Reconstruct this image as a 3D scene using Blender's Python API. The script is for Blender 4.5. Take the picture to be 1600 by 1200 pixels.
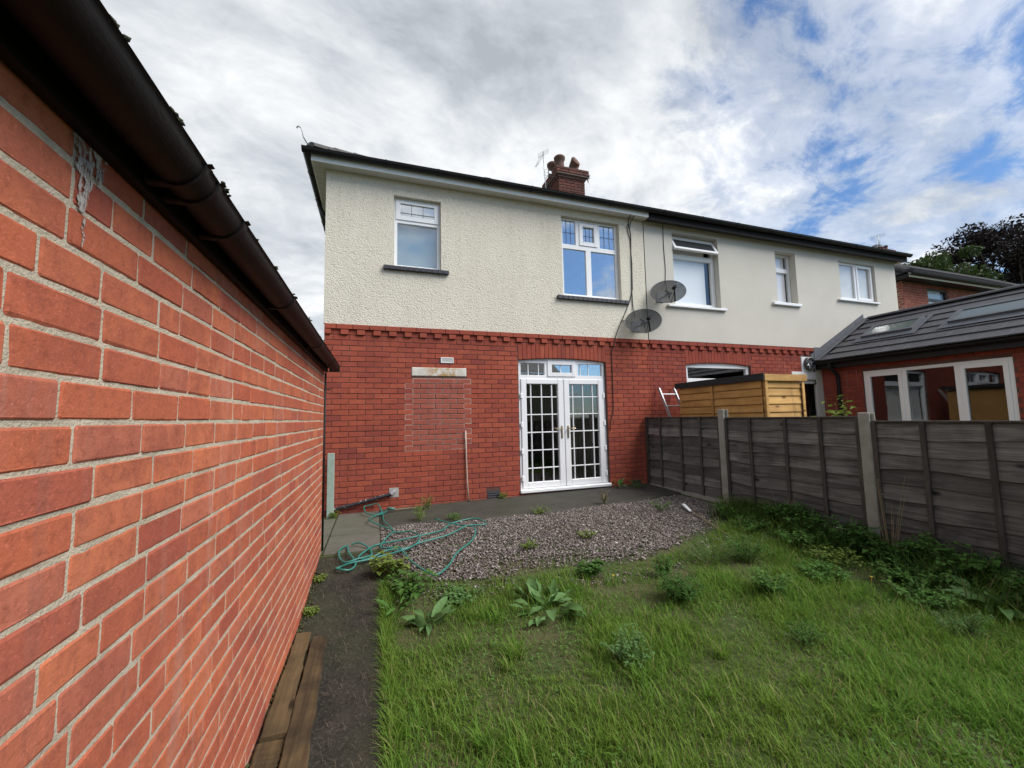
import bpy, math, random
import numpy as np
from mathutils import Vector, Matrix, noise as mnoise

for o in list(bpy.data.objects):
    bpy.data.objects.remove(o)
SC = bpy.context.scene
COL = SC.collection
RNG = np.random.default_rng(7)
random.seed(7)
rad = math.radians

# ------------------------------------------------------------------ camera
CAM = np.array([0.7338, -6.4111, 1.5766])
YAW, PITCH, ROLL, FPX = 0.3280, 0.0842, -0.0202, 625.72


def cam_axes():
    f = np.array([math.sin(YAW) * math.cos(PITCH), math.cos(YAW) * math.cos(PITCH), math.sin(PITCH)])
    r = np.array([math.cos(YAW), -math.sin(YAW), 0.0])
    u = np.cross(r, f)
    return r * math.cos(ROLL) + u * math.sin(ROLL), -r * math.sin(ROLL) + u * math.cos(ROLL), f


CR, CU, CF = cam_axes()
cd = bpy.data.cameras.new('camera')
cd.sensor_fit = 'HORIZONTAL'
cd.sensor_width = 36.0
cd.lens = 36.0 * FPX / 1600.0
cd.clip_start = 0.02
cd.clip_end = 2000
co = bpy.data.objects.new('camera', cd)
COL.objects.link(co)
co.matrix_world = Matrix(((CR[0], CU[0], -CF[0], CAM[0]), (CR[1], CU[1], -CF[1], CAM[1]),
                          (CR[2], CU[2], -CF[2], CAM[2]), (0, 0, 0, 1)))
SC.camera = co

# ------------------------------------------------------------------ sky and sun
SUN_AZ, SUN_EL = 128.0, 46.0          # azimuth clockwise from +Y
W = bpy.data.worlds.new('World')
SC.world = W
W.use_nodes = True
wt = W.node_tree
wt.nodes.clear()


class NT:
    """tiny node-tree helper"""
    def __init__(s, tree):
        s.t = tree

    def n(s, kind, props=None, **inp):
        nd = s.t.nodes.new(kind)
        for k, v in (props or {}).items():
            setattr(nd, k, v)
        for k, v in inp.items():
            key = int(k[1:]) if k[0] == 'i' and k[1:].isdigit() else k.replace('_', ' ')
            s.set(nd.inputs[key], v)
        return nd

    def set(s, sock, v):
        if isinstance(v, bpy.types.NodeSocket):
            s.t.links.new(v, sock)
        elif isinstance(v, bpy.types.Node):
            s.t.links.new(v.outputs[0], sock)
        else:
            sock.default_value = v

    def math(s, op, a, b=0.0, c=0.0, clamp=False):
        nd = s.n('ShaderNodeMath', {'operation': op, 'use_clamp': clamp}, i0=a, i1=b, i2=c)
        return nd.outputs[0]

    def ramp(s, fac, stops, interp='LINEAR'):
        nd = s.t.nodes.new('ShaderNodeValToRGB')
        cr = nd.color_ramp
        cr.interpolation = interp
        while len(cr.elements) < len(stops):
            cr.elements.new(0.5)
        for e, (p, c) in zip(cr.elements, stops):
            e.position = p
            e.color = (c, c, c, 1) if isinstance(c, (int, float)) else (*c, 1)
        s.set(nd.inputs[0], fac)
        return nd.outputs[0]

    def mix(s, fac, a, b, blend='MIX'):
        nd = s.n('ShaderNodeMix', {'data_type': 'RGBA', 'blend_type': blend})
        s.set(nd.inputs[0], fac)
        s.set(nd.inputs[6], (*a, 1) if isinstance(a, tuple) and len(a) == 3 else a)
        s.set(nd.inputs[7], (*b, 1) if isinstance(b, tuple) and len(b) == 3 else b)
        return nd.outputs[2]

    def noise(s, vec, scale, detail=4.0, rough=0.55, dist=0.0):
        nd = s.n('ShaderNodeTexNoise', None, Scale=scale, Detail=detail, Roughness=rough, Distortion=dist)
        s.set(nd.inputs['Vector'], vec)
        return nd.outputs[0]

    def mapping(s, vec, scale=(1, 1, 1), loc=(0, 0, 0), rot=(0, 0, 0)):
        nd = s.n('ShaderNodeMapping', None, Scale=scale, Location=loc, Rotation=rot)
        s.set(nd.inputs[0], vec)
        return nd.outputs[0]


w = NT(wt)
tc = w.n('ShaderNodeTexCoord')
gen = tc.outputs['Generated']
sep = w.n('ShaderNodeSeparateXYZ', None, i0=gen)
zz = w.math('ADD', w.math('MAXIMUM', sep.outputs[2], 0.0), 0.30)
px = w.math('DIVIDE', sep.outputs[0], zz)
py = w.math('DIVIDE', sep.outputs[1], zz)
cp = w.n('ShaderNodeCombineXYZ', None, i0=px, i1=py, i2=0.0).outputs[0]
sky = w.n('ShaderNodeTexSky', {'sky_type': 'NISHITA', 'sun_disc': False, 'sun_elevation': rad(SUN_EL),
                               'sun_rotation': rad(SUN_AZ), 'altitude': 50.0, 'air_density': 1.0,
                               'dust_density': 0.6, 'ozone_density': 1.6})
CLOUD_OFF = (6.6, 0.4, 0.0)
CLOUD_ROT = -50.0
cpa = w.mapping(cp, scale=(0.85, 1.15, 1.0), loc=CLOUD_OFF, rot=(0, 0, rad(CLOUD_ROT)))
big = w.noise(cpa, 0.55, 2.0, 0.5)
mid = w.noise(cpa, 1.9, 9.0, 0.60, 0.35)
fine = w.noise(cpa, 6.5, 7.0, 0.66, 0.4)
cov = w.math('ADD', w.math('MULTIPLY', big, 0.35), w.math('MULTIPLY', mid, 0.75))
cov = w.math('ADD', cov, w.math('MULTIPLY', fine, 0.24))
# the cloud bank thickens towards the north-west, where the camera looks left
bank = w.math('ADD', w.math('MULTIPLY', sep.outputs[0], -0.15), w.math('MULTIPLY', sep.outputs[1], 0.14))
cov = w.math('ADD', cov, bank)
mask = w.ramp(w.math('ADD', cov, 0.0), [(0.52, 0.0), (0.60, 0.58), (0.69, 0.97)], 'EASE')
tone_n = w.noise(w.mapping(cpa, loc=(0.35, 0.6, 4.0)), 1.5, 7.0, 0.58, 0.4)
tone = w.math('ADD', w.math('MULTIPLY', tone_n, 0.85), w.math('MULTIPLY', fine, 0.25))
thick = w.math('MULTIPLY', bank, -0.16)
ccol = w.ramp(w.math('ADD', tone, thick), [(0.42, (2.5, 2.7, 2.95)), (0.53, (3.9, 4.1, 4.3)), (0.64, (5.6, 5.7, 5.75))])
blue = w.mix(1.0, sky.outputs[0], (0.46, 0.62, 0.78), 'MULTIPLY')
skycol = w.mix(mask, blue, ccol)
bg = w.n('ShaderNodeBackground', None, Color=skycol, Strength=0.102)
wo = w.n('ShaderNodeOutputWorld', None, Surface=bg)

sd = bpy.data.lights.new('sun', 'SUN')
sd.energy = 2.6
sd.angle = rad(40)
sd.color = (1.0, 0.955, 0.90)
so = bpy.data.objects.new('sun', sd)
COL.objects.link(so)
az, el = rad(SUN_AZ), rad(SUN_EL)
sdir = Vector((math.sin(az) * math.cos(el), math.cos(az) * math.cos(el), math.sin(el)))
so.rotation_euler = (-sdir).to_track_quat('-Z', 'Y').to_euler()
so.location = (8, -12, 14)

SC.view_settings.view_transform = 'Standard'
SC.view_settings.look = 'None'
SC.view_settings.gamma = 1.0
SC.view_settings.use_curve_mapping = False
SC.view_settings.exposure = 0.9
SC.render.engine = 'CYCLES'

# ------------------------------------------------------------------ helpers


def project(P):
    """world points -> photo pixels (1600x1200) and depth; only used to choose which pieces show largest"""
    d = np.asarray(P) - CAM
    c = d @ CF
    cs = np.where(c > 0.05, c, 0.05)
    return 800 + FPX * (d @ CR) / cs, 600 - FPX * (d @ CU) / cs, c


def link(o, parent=None):
    COL.objects.link(o)
    if parent is not None:
        o.parent = parent
        o.matrix_parent_inverse = parent_inv(parent)


_inv = {}


def parent_inv(p):
    k = p.name
    if k not in _inv:
        m = Matrix.LocRotScale(p.location, p.rotation_euler, p.scale)
        q = p.parent
        if q is not None:
            m = PWORLD[q.name] @ p.matrix_parent_inverse @ m
        PWORLD[k] = m
        _inv[k] = m.inverted()
    return _inv[k]


PWORLD = {}


def world_of(o):
    parent_inv(o)
    return PWORLD[o.name]


def tag(o, label=None, cat=None, group=None, kind=None):
    if label:
        o['label'] = label
    if cat:
        o['category'] = cat
    if group:
        o['group'] = group
    if kind:
        o['kind'] = kind
    return o


def empty(name, loc, label=None, cat=None, group=None):
    o = bpy.data.objects.new(name, None)
    o.empty_display_size = 0.1
    o.location = loc
    COL.objects.link(o)
    parent_inv(o)
    return tag(o, label, cat, group)


def mesh_from(name, V, F, mat, smooth=False):
    me = bpy.data.meshes.new(name)
    me.from_pydata([tuple(map(float, v)) for v in V], [], [tuple(map(int, f)) for f in F])
    if mat is not None:
        me.materials.append(mat)
    if smooth:
        me.polygons.foreach_set('use_smooth', [True] * len(me.polygons))
    me.update()
    return me


def np_mesh(name, V, F, mat, smooth=False):
    """V (n,3) array, F (m,k) array with constant k: fast path"""
    me = bpy.data.meshes.new(name)
    V = np.ascontiguousarray(V, dtype=np.float32)
    F = np.ascontiguousarray(F, dtype=np.int32)
    m, k = F.shape
    me.vertices.add(len(V))
    me.vertices.foreach_set('co', V.ravel())
    me.loops.add(m * k)
    me.loops.foreach_set('vertex_index', F.ravel())
    me.polygons.add(m)
    me.polygons.foreach_set('loop_start', np.arange(0, m * k, k, dtype=np.int32))
    if smooth:
        me.polygons.foreach_set('use_smooth', np.ones(m, dtype=bool))
    if mat is not None:
        me.materials.append(mat)
    me.update(calc_edges=True)
    return me


def put(name, me, parent=None, loc=(0, 0, 0), rot=None, scale=None):
    o = bpy.data.objects.new(name, me)
    o.location = loc
    if rot is not None:
        o.rotation_euler = rot
    if scale is not None:
        o.scale = scale
    link(o, parent)
    return o


class MB:
    """collects simple shapes into one mesh"""
    def __init__(s):
        s.V = []
        s.F = []

    def add(s, V, F):
        b = len(s.V)
        s.V += [tuple(v) for v in V]
        s.F += [tuple(i + b for i in f) for f in F]
        return s

    def box(s, x0, x1, y0, y1, z0, z1, bev=0.0):
        if bev <= 0:
            V = [(x, y, z) for x in (x0, x1) for y in (y0, y1) for z in (z0, z1)]
            return s.add(V, [(0, 1, 3, 2), (4, 6, 7, 5), (0, 4, 5, 1), (2, 3, 7, 6), (0, 2, 6, 4), (1, 5, 7, 3)])
        b = min(bev, (x1 - x0) * .45, (y1 - y0) * .45, (z1 - z0) * .45)
        V = []
        F = []
        c = ((x0 + x1) / 2, (y0 + y1) / 2, (z0 + z1) / 2)
        h = ((x1 - x0) / 2, (y1 - y0) / 2, (z1 - z0) / 2)
        idx = {}
        for sx in (-1, 1):
            for sy in (-1, 1):
                for sz in (-1, 1):
                    for a in range(3):
                        p = [c[0] + sx * (h[0] - (b if a != 0 else 0)), c[1] + sy * (h[1] - (b if a != 1 else 0)),
                             c[2] + sz * (h[2] - (b if a != 2 else 0))]
                        idx[(sx, sy, sz, a)] = len(V)
                        V.append(p)
        g = idx
        for s1 in (-1, 1):
            F.append([g[(s1, -1, -1, 0)], g[(s1, 1, -1, 0)], g[(s1, 1, 1, 0)], g[(s1, -1, 1, 0)]][::s1])
            F.append([g[(-1, s1, -1, 1)], g[(-1, s1, 1, 1)], g[(1, s1, 1, 1)], g[(1, s1, -1, 1)]][::s1])
            F.append([g[(-1, -1, s1, 2)], g[(1, -1, s1, 2)], g[(1, 1, s1, 2)], g[(-1, 1, s1, 2)]][::s1])
        for sa in (-1, 1):
            for sb in (-1, 1):
                F.append([g[(sa, sb, -1, 0)], g[(sa, sb, 1, 0)], g[(sa, sb, 1, 1)], g[(sa, sb, -1, 1)]][::-sa * sb])
                F.append([g[(sa, -1, sb, 0)], g[(sa, 1, sb, 0)], g[(sa, 1, sb, 2)], g[(sa, -1, sb, 2)]][::sa * sb])
                F.append([g[(-1, sa, sb, 1)], g[(1, sa, sb, 1)], g[(1, sa, sb, 2)], g[(-1, sa, sb, 2)]][::-sa * sb])
        for sx in (-1, 1):
            for sy in (-1, 1):
                for sz in (-1, 1):
                    F.append([g[(sx, sy, sz, 0)], g[(sx, sy, sz, 1)], g[(sx, sy, sz, 2)]][::sx * sy * sz])
        return s.add(V, F)

    def frame(s, x0, x1, z0, z1, y0, y1, wl, wr=None, wb=None, wt_=None, bev=0.004):
        """rectangular window-type frame in an XZ plane"""
        wr = wl if wr is None else wr
        wb = wl if wb is None else wb
        wt_ = wl if wt_ is None else wt_
        s.box(x0, x0 + wl, y0, y1, z0, z1, bev)
        s.box(x1 - wr, x1, y0, y1, z0, z1, bev)
        e = 0.0008
        s.box(x0 + wl - e, x1 - wr + e, y0 + e, y1 - e, z0, z0 + wb, bev)
        s.box(x0 + wl - e, x1 - wr + e, y0 + e, y1 - e, z1 - wt_, z1, bev)
        return s

    def tube(s, pts, r, n=8, cap=True, radii=None, closed=False):
        P = [Vector(p) for p in pts]
        m = len(P)
        base = len(s.V)
        ref = None
        for i, p in enumerate(P):
            t = (P[min(i + 1, m - 1)] - P[max(i - 1, 0)])
            if t.length < 1e-9:
                t = Vector((0, 0, 1))
            t.normalize()
            if ref is None:
                ref = Vector((0, 0, 1)) if abs(t.z) < .9 else Vector((1, 0, 0))
            a = (ref - t * ref.dot(t))
            if a.length < 1e-6:
                a = Vector((1, 0, 0)) if abs(t.x) < .9 else Vector((0, 1, 0))
                a = a - t * a.dot(t)
            a.normalize()
            ref = a
            b = t.cross(a)
            rr = radii[i] if radii else r
            for k in range(n):
                an = 2 * math.pi * k / n
                s.V.append(tuple(p + (a * math.cos(an) + b * math.sin(an)) * rr))
        for i in range(m - 1):
            for k in range(n):
                k2 = (k + 1) % n
                s.F.append((base + i * n + k, base + i * n + k2, base + (i + 1) * n + k2, base + (i + 1) * n + k))
        if cap:
            s.F.append(tuple(base + k for k in range(n))[::-1])
            s.F.append(tuple(base + (m - 1) * n + k for k in range(n)))
        return s

    def lathe(s, prof, c, n=16):
        """prof: list of (r,z) ; axis vertical through c"""
        base = len(s.V)
        for r, z in prof:
            for k in range(n):
                a = 2 * math.pi * k / n
                s.V.append((c[0] + r * math.cos(a), c[1] + r * math.sin(a), c[2] + z))
        for i in range(len(prof) - 1):
            for k in range(n):
                k2 = (k + 1) % n
                s.F.append((base + i * n + k, base + i * n + k2, base + (i + 1) * n + k2, base + (i + 1) * n + k))
        return s

    def sweep(s, prof, path, closed_prof=True):
        """prof: list of 2D points given per path station as full 3D lists"""
        base = len(s.V)
        n = len(prof[0])
        for ring in prof:
            s.V += [tuple(v) for v in ring]
        for i in range(len(prof) - 1):
            for k in range(n if closed_prof else n - 1):
                k2 = (k + 1) % n
                s.F.append((base + i * n + k, base + i * n + k2, base + (i + 1) * n + k2, base + (i + 1) * n + k))
        if closed_prof:
            s.F.append(tuple(base + k for k in range(n))[::-1])
            s.F.append(tuple(base + (len(prof) - 1) * n + k for k in range(n)))
        return s

    def build(s, name, mat, parent=None, smooth=False, base=None, auto=None):
        V = np.array(s.V, dtype=float)
        if base is None:
            base = np.array([(V[:, 0].min() + V[:, 0].max()) / 2, (V[:, 1].min() + V[:, 1].max()) / 2, V[:, 2].min()])
        me = mesh_from(name, V - np.array(base), s.F, mat, smooth)
        if auto:
            try:
                me.set_sharp_from_angle(angle=rad(auto))
            except Exception:
                pass
        o = put(name, me, parent, tuple(base))
        return o


def zg(x, y):
    zl = np.interp(y, [-3.0, -1.7], [.05, .22])
    zr = np.interp(y, [-5.5, -3.58, -1.77, 0], [.10, .18, .26, .28])
    t = np.clip((np.asarray(x) - .2) / 5.3, 0, 1)
    return zl * (1 - t) + zr * t


# ------------------------------------------------------------------ materials
MATS = {}


def material(name):
    m = bpy.data.materials.new(name)
    m.use_nodes = True
    t = m.node_tree
    t.nodes.clear()
    n = NT(t)
    out = n.n('ShaderNodeOutputMaterial')
    b = n.n('ShaderNodeBsdfPrincipled')
    t.links.new(b.outputs[0], out.inputs[0])
    MATS[name] = m
    return m, n, b, out


def pos_of(n):
    return n.n('ShaderNodeNewGeometry').outputs['Position']


def bump(n, h, strength=0.5, dist=0.01, normal=None):
    nd = n.n('ShaderNodeBump', None, Strength=strength, Distance=dist, Height=h)
    if normal is not None:
        n.set(nd.inputs['Normal'], normal)
    return nd.outputs[0]


def brick_mat(name, cols, mott=0.35, scum=0.25, dark=0.4, bscale=1.0, deep=(0.17, 0.05, 0.038), runs=0.0):
    m, n, b, out = material(name)
    geo = n.n('ShaderNodeNewGeometry')
    oi = n.n('ShaderNodeObjectInfo')
    r = n.math('FRACT', n.math('ADD', n.math('MULTIPLY', oi.outputs['Random'], 7.31), geo.outputs['Random Per Island']))
    P = geo.outputs['Position']
    base = n.ramp(r, [(i / (len(cols) - 1), c) for i, c in enumerate(cols)])
    n1 = n.noise(P, 11.0 * bscale, 6, .65, .5)
    n2 = n.noise(P, 48.0 * bscale, 6, .7, .3)
    n3 = n.noise(P, 150.0 * bscale, 3, .7)
    amt = n.math('MULTIPLY', n.ramp(n1, [(.38, 0.0), (.66, 1.0)]), n.math('ADD', n.math('MULTIPLY', n.math('FRACT', n.math('MULTIPLY', r, 17.3)), mott), mott * .6))
    col = n.mix(amt, base, deep)
    col = n.mix(n.math('MULTIPLY', n.ramp(n2, [(.50, 0.0), (.68, 1.0)]), dark), col, tuple(x * .55 for x in deep))
    col = n.mix(n.math('MULTIPLY', n.ramp(n3, [(.30, 1.0), (.42, 0.0)]), .45), col, tuple(min(1, x * 3.2) for x in deep))
    st = n.noise(n.mapping(P, (16, 16, 1.4)), 1.0, 6, .65, .3)
    reg = n.ramp(n.noise(P, 1.3, 3), [(.45, 0.0), (.62, 1.0)])
    col = n.mix(n.math('MULTIPLY', n.math('MULTIPLY', n.ramp(st, [(.54, 0.0), (.72, 1.0)]), reg), scum), col, (0.44, 0.29, 0.24))
    if runs > 0:
        ru = n.noise(n.mapping(P, (9, 9, .28), loc=(3, 1, 2)), 1.0, 4, .6, .15)
        col = n.mix(n.math('MULTIPLY', n.ramp(ru, [(.60, 0.0), (.70, 1.0)]), runs), col, (0.20, 0.12, 0.10))
    pat = n.noise(P, 0.9, 4, .55)
    col = n.mix(n.math('MULTIPLY', n.ramp(pat, [(.45, 0.0), (.65, 1.0)]), .32), col, deep)
    n.set(b.inputs['Base Color'], col)
    n.set(b.inputs['Roughness'], 0.93)
    n.set(b.inputs['Specular IOR Level'], 0.12)
    h = n.math('ADD', n.math('MULTIPLY', n2, .7), n.math('MULTIPLY', n3, .35))
    h = n.math('ADD', h, n.math('MULTIPLY', n1, .5))
    n.set(b.inputs['Normal'], bump(n, h, .55, .005))
    return m


def plain_mat(name, col, rough=.6, var=.0, vscale=6.0, varcol=None, bscale=None, bstr=.3, bdist=.003, metal=0.0,
              spec=.4, stretch=None):
    m, n, b, out = material(name)
    P = pos_of(n)
    c = (*col, 1)
    if var > 0:
        v = n.noise(n.mapping(P, stretch) if stretch else P, vscale, 5, .6)
        c = n.mix(n.math('MULTIPLY', n.ramp(v, [(.38, 0.0), (.68, 1.0)]), var), col,
                  varcol or tuple(x * .45 for x in col))
    n.set(b.inputs['Base Color'], c)
    n.set(b.inputs['Roughness'], rough)
    n.set(b.inputs['Metallic'], metal)
    n.set(b.inputs['Specular IOR Level'], spec)
    if bscale:
        h = n.noise(n.mapping(P, stretch) if stretch else P, bscale, 5, .6)
        n.set(b.inputs['Normal'], bump(n, h, bstr, bdist))
    return m


M_BRICK_G = brick_mat('brick_orange_red', [(.42, .108, .056), (.53, .155, .072), (.46, .150, .090), (.37, .092, .056), (.56, .178, .084), (.45, .115, .060), (.50, .138, .066)], .48, .5, .42, deep=(.26, .074, .050), runs=.35)
M_BRICK_H = brick_mat('brick_dark_red', [(.335, .075, .045), (.37, .089, .051), (.29, .065, .043), (.40, .098, .055), (.345, .078, .046), (.245, .060, .046)], .25, .18, .25)
M_BRICK_N = brick_mat('brick_neighbour_red', [(.26, .055, .038), (.30, .066, .042), (.22, .050, .040), (.31, .072, .046)], .25, .3, .25)
M_BRICK_P = brick_mat('brick_dusty_pink', [(.31, .085, .060), (.35, .10, .07), (.29, .078, .058)], .2, .45, .15)
M_BRICK_F = brick_mat('brick_far', [(.33, .11, .075), (.26, .085, .06), (.38, .14, .10), (.30, .10, .07)], .2, .1, .2)
M_BRICK_C = brick_mat('brick_chimney', [(.15, .062, .05), (.19, .075, .058), (.11, .055, .047), (.17, .075, .06)], .4, .4, .4, deep=(.06, .035, .03))
M_MORT_G = plain_mat('mortar_pale', (.53, .455, .345), .97, .6, 16, (.33, .275, .20), 150, .9, .006, spec=.1)
M_MORT_H = plain_mat('mortar_dark', (.105, .048, .038), .95, .5, 3, (.20, .11, .09), 90, .5, .004)
M_MORT_P = plain_mat('mortar_light', (.42, .29, .235), .95, .7, 9, (.28, .14, .11), 90, .6, .004)
M_WHITE = plain_mat('white_plastic', (.80, .81, .82), .32, .10, 3, (.62, .62, .6), spec=.5)
M_WHITE_D = plain_mat('white_plastic_grubby', (.70, .70, .69), .4, .3, 4, (.48, .47, .44), spec=.4)
M_BLACK = plain_mat('black_plastic', (.010, .010, .011), .5, .4, 8, (.022, .021, .02), spec=.25)
M_BROWN = plain_mat('brown_black_plastic', (.0065, .0055, .0052), .55, .5, 5, (.016, .010, .008), 40, .35, .003, spec=.2, stretch=(3, 1, 3))
M_SOFFIT = plain_mat('soffit_white', (.62, .62, .60), .5, .3, 3, (.45, .44, .42))
M_LEAD = plain_mat('lead_grey', (.075, .082, .095), .6, .4, 9, (.13, .14, .155), spec=.3)
M_SLATE = plain_mat('roof_tile_grey', (.060, .060, .068), .62, .6, 5, (.036, .035, .040), 60, .4, .004, spec=.35)
M_SLATE_FAR = plain_mat('roof_tile_far', (.045, .044, .046), .9, .6, 3, (.028, .028, .03), spec=.1)
M_SLATE_OLD = plain_mat('roof_tile_old', (.065, .06, .058), .8, .6, 6, (.10, .10, .085), 30, .6, .006)
M_RENDER_N = plain_mat('smooth_render', (.55, .525, .465), .85, .5, 1.1, (.47, .445, .385), 200, .2, .002)
M_SILL_D = plain_mat('sill_dark_tile', (.035, .035, .042), .45, .5, 20, (.07, .07, .08))
M_CONC = plain_mat('concrete_post', (.30, .285, .25), .95, .6, 7, (.17, .165, .14), 90, .6, .004)
M_STONE = None
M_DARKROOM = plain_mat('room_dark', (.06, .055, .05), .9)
M_BLIND = plain_mat('blind_white', (.88, .88, .88), .9)
M_CURTAIN = plain_mat('curtain_cream', (.58, .53, .46), .9, .3, 4, (.45, .40, .35), stretch=(9, 9, .5))
M_ALU = plain_mat('aluminium', (.45, .46, .48), .5, .2, 12, metal=.6)
M_STEEL = plain_mat('galvanised', (.40, .42, .43), .45, .3, 20, metal=.7)
M_CABLE = plain_mat('cable_black', (.02, .02, .02), .5)
M_CABLE_W = plain_mat('cable_white', (.6, .6, .58), .5)
M_HOSE = plain_mat('hose_green', (.022, .165, .135), .38, .3, 20, (.02, .12, .10), spec=.5)
M_BRASS = plain_mat('handle_brass', (.45, .36, .22), .3, .3, 40, metal=.9)
M_POT = plain_mat('terracotta_pot', (.14, .07, .052), .9, .8, 9, (.07, .06, .05), 30, .5, .008)
M_LEADLINE = plain_mat('lead_line', (.05, .05, .055), .5)
M_MOSS = plain_mat('moss', (.045, .052, .022), 1.0, .6, 30, (.02, .022, .012), 200, .8, .01)


def roughcast():
    m, n, b, out = material('roughcast_cream')
    P = pos_of(n)
    Pd = n.n('ShaderNodeVectorMath', {'operation': 'ADD'}, i0=P,
             i1=n.n('ShaderNodeVectorMath', {'operation': 'SCALE'}, i0=n.n('ShaderNodeTexNoise', None, Vector=P, Scale=14.0, Detail=2.0).outputs['Color'], Scale=.05)).outputs[0]
    v = n.n('ShaderNodeTexVoronoi', {'feature': 'F1', 'distance': 'EUCLIDEAN'}, Vector=n.mapping(Pd, (1, 1, 1.25)), Scale=44.0, Randomness=1.0)
    nz = n.noise(Pd, 34, 4, .65, .6)
    fn = n.noise(P, 130, 3, .6)
    h = n.math('ADD', n.math('MULTIPLY', n.math('SUBTRACT', 1.0, v.outputs['Distance']), .45), n.math('MULTIPLY', nz, .8))
    h = n.math('ADD', h, n.math('MULTIPLY', fn, .2))
    dirt = n.ramp(n.noise(n.mapping(P, (1.6, 1.6, .7)), 1.0, 5, .6), [(.40, 0.0), (.72, 1.0)])
    col = n.mix(n.math('MULTIPLY', dirt, .45), (.69, .645, .54), (.57, .525, .43))
    stk = n.noise(n.mapping(P, (7, 7, .55)), 1.0, 5, .6, .2)
    col = n.mix(n.math('MULTIPLY', n.ramp(stk, [(.55, 0.0), (.74, 1.0)]), .22), col, (.40, .365, .29))
    hollow_shade = n.ramp(nz, [(.30, 1.0), (.46, 0.0)])  # low spots of the relief darkened: crevice shade put into the colour
    col = n.mix(n.math('MULTIPLY', hollow_shade, .55), col, (.30, .275, .22))
    n.set(b.inputs['Base Color'], col)
    n.set(b.inputs['Roughness'], .92)
    n.set(b.inputs['Specular IOR Level'], .2)
    n.set(b.inputs['Normal'], bump(n, h, .7, .020))
    return m


M_ROUGH = roughcast()


def glass_mat(name, base, ior, tint=(.9, .93, .93)):
    m, n, b, out = material(name)
    n.t.nodes.remove(b)
    # Schlick term that works from both sides of the sheet
    f0 = base + ((ior - 1) / (ior + 1)) ** 2
    fc = n.n('ShaderNodeLayerWeight', None, Blend=.5).outputs['Facing']
    f = n.math('ADD', n.math('MULTIPLY', n.math('POWER', fc, 5.0), 1 - f0), f0, clamp=True)
    wv = n.noise(pos_of(n), 2.2, 1, .4)
    g = n.n('ShaderNodeBsdfGlossy', None, Color=(.94, .97, 1, 1), Roughness=.015, Normal=bump(n, wv, .04, .02))
    t = n.n('ShaderNodeBsdfTransparent', None, Color=(*tint, 1))
    mx = n.n('ShaderNodeMixShader', None, i0=f, i1=t, i2=g)
    n.set(out.inputs[0], mx)
    return m


M_GLASS_UP = glass_mat('window_glass_reflective', .34, 1.6)
M_GLASS = glass_mat('window_glass', .02, 1.5, (.97, .98, .98))
M_GLASS_DOOR = glass_mat('door_glass', .055, 1.55, (.9, .93, .92))
M_GLASS_EXT = glass_mat('window_glass_dark', .03, 1.5, (.75, .77, .76))


def dish_mat():
    m, n, b, out = material('dish_perforated')
    n.set(b.inputs['Base Color'], (.023, .026, .028, 1))
    n.set(b.inputs['Roughness'], .7)
    n.set(b.inputs['Specular IOR Level'], .2)
    t = n.n('ShaderNodeBsdfTransparent')
    mx = n.n('ShaderNodeMixShader', None, i0=.16, i1=b, i2=t)
    n.set(out.inputs[0], mx)
    return m


M_DISH = dish_mat()


def wood_mat(name, c1, c2, c3, axis=0, grain=1.0, knots=True, rough=.85, bstr=.5, vary=.3, blot=.55):
    """grain runs along local x of each board (object coords)"""
    m, n, b, out = material(name)
    tcn = n.n('ShaderNodeTexCoord')
    oi = n.n('ShaderNodeObjectInfo')
    geo = n.n('ShaderNodeNewGeometry')
    off = n.n('ShaderNodeCombineXYZ', None, i0=n.math('MULTIPLY', oi.outputs['Random'], 37.0), i1=n.math('MULTIPLY', oi.outputs['Random'], 11.0), i2=n.math('MULTIPLY', oi.outputs['Random'], 23.0)).outputs[0]
    P = n.n('ShaderNodeVectorMath', {'operation': 'ADD'}, i0=tcn.outputs['Object'], i1=off).outputs[0]
    sc = [28.0, 28.0, 28.0]
    sc[axis] = 1.3
    g1 = n.noise(n.mapping(P, tuple(s * grain for s in sc)), 1.0, 6, .65, .6)
    g2 = n.noise(n.mapping(P, tuple(s * grain * 3.2 for s in sc)), 1.0, 4, .6, .2)
    bl = n.noise(P, 3.0, 4, .6)
    col = n.mix(n.ramp(g1, [(.32, 0.0), (.66, 1.0)]), c1, c2)
    col = n.mix(n.math('MULTIPLY', n.ramp(g2, [(.45, 0.0), (.7, 1.0)]), .5), col, c3)
    col = n.mix(n.math('MULTIPLY', n.ramp(bl, [(.4, 0.0), (.66, 1.0)]), blot), col, c3)
    col = n.mix(n.math('MULTIPLY', oi.outputs['Random'], .28), col, c2)
    vr = n.math('ADD', n.math('MULTIPLY', n.math('FRACT', n.math('MULTIPLY', oi.outputs['Random'], 19.7)), vary), 1 - vary * .55)
    col = n.mix(1.0, col, n.n('ShaderNodeCombineXYZ', None, i0=vr, i1=vr, i2=vr).outputs[0], 'MULTIPLY')
    if knots:
        ks = [5.0, 5.0, 5.0]
        ks[axis] = 2.2
        v = n.n('ShaderNodeTexVoronoi', None, Vector=n.mapping(P, tuple(ks)), Scale=1.0)
        col = n.mix(n.math('MULTIPLY', n.ramp(v.outputs['Distance'], [(.06, 1.0), (.13, 0.0)]), .85), col, tuple(x * .45 for x in c3))
    n.set(b.inputs['Base Color'], col)
    n.set(b.inputs['Roughness'], rough)
    n.set(b.inputs['Specular IOR Level'], .25)
    h = n.math('ADD', n.math('MULTIPLY', g1, .6), n.math('MULTIPLY', g2, .5))
    n.set(b.inputs['Normal'], bump(n, h, bstr, .006))
    return m


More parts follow.
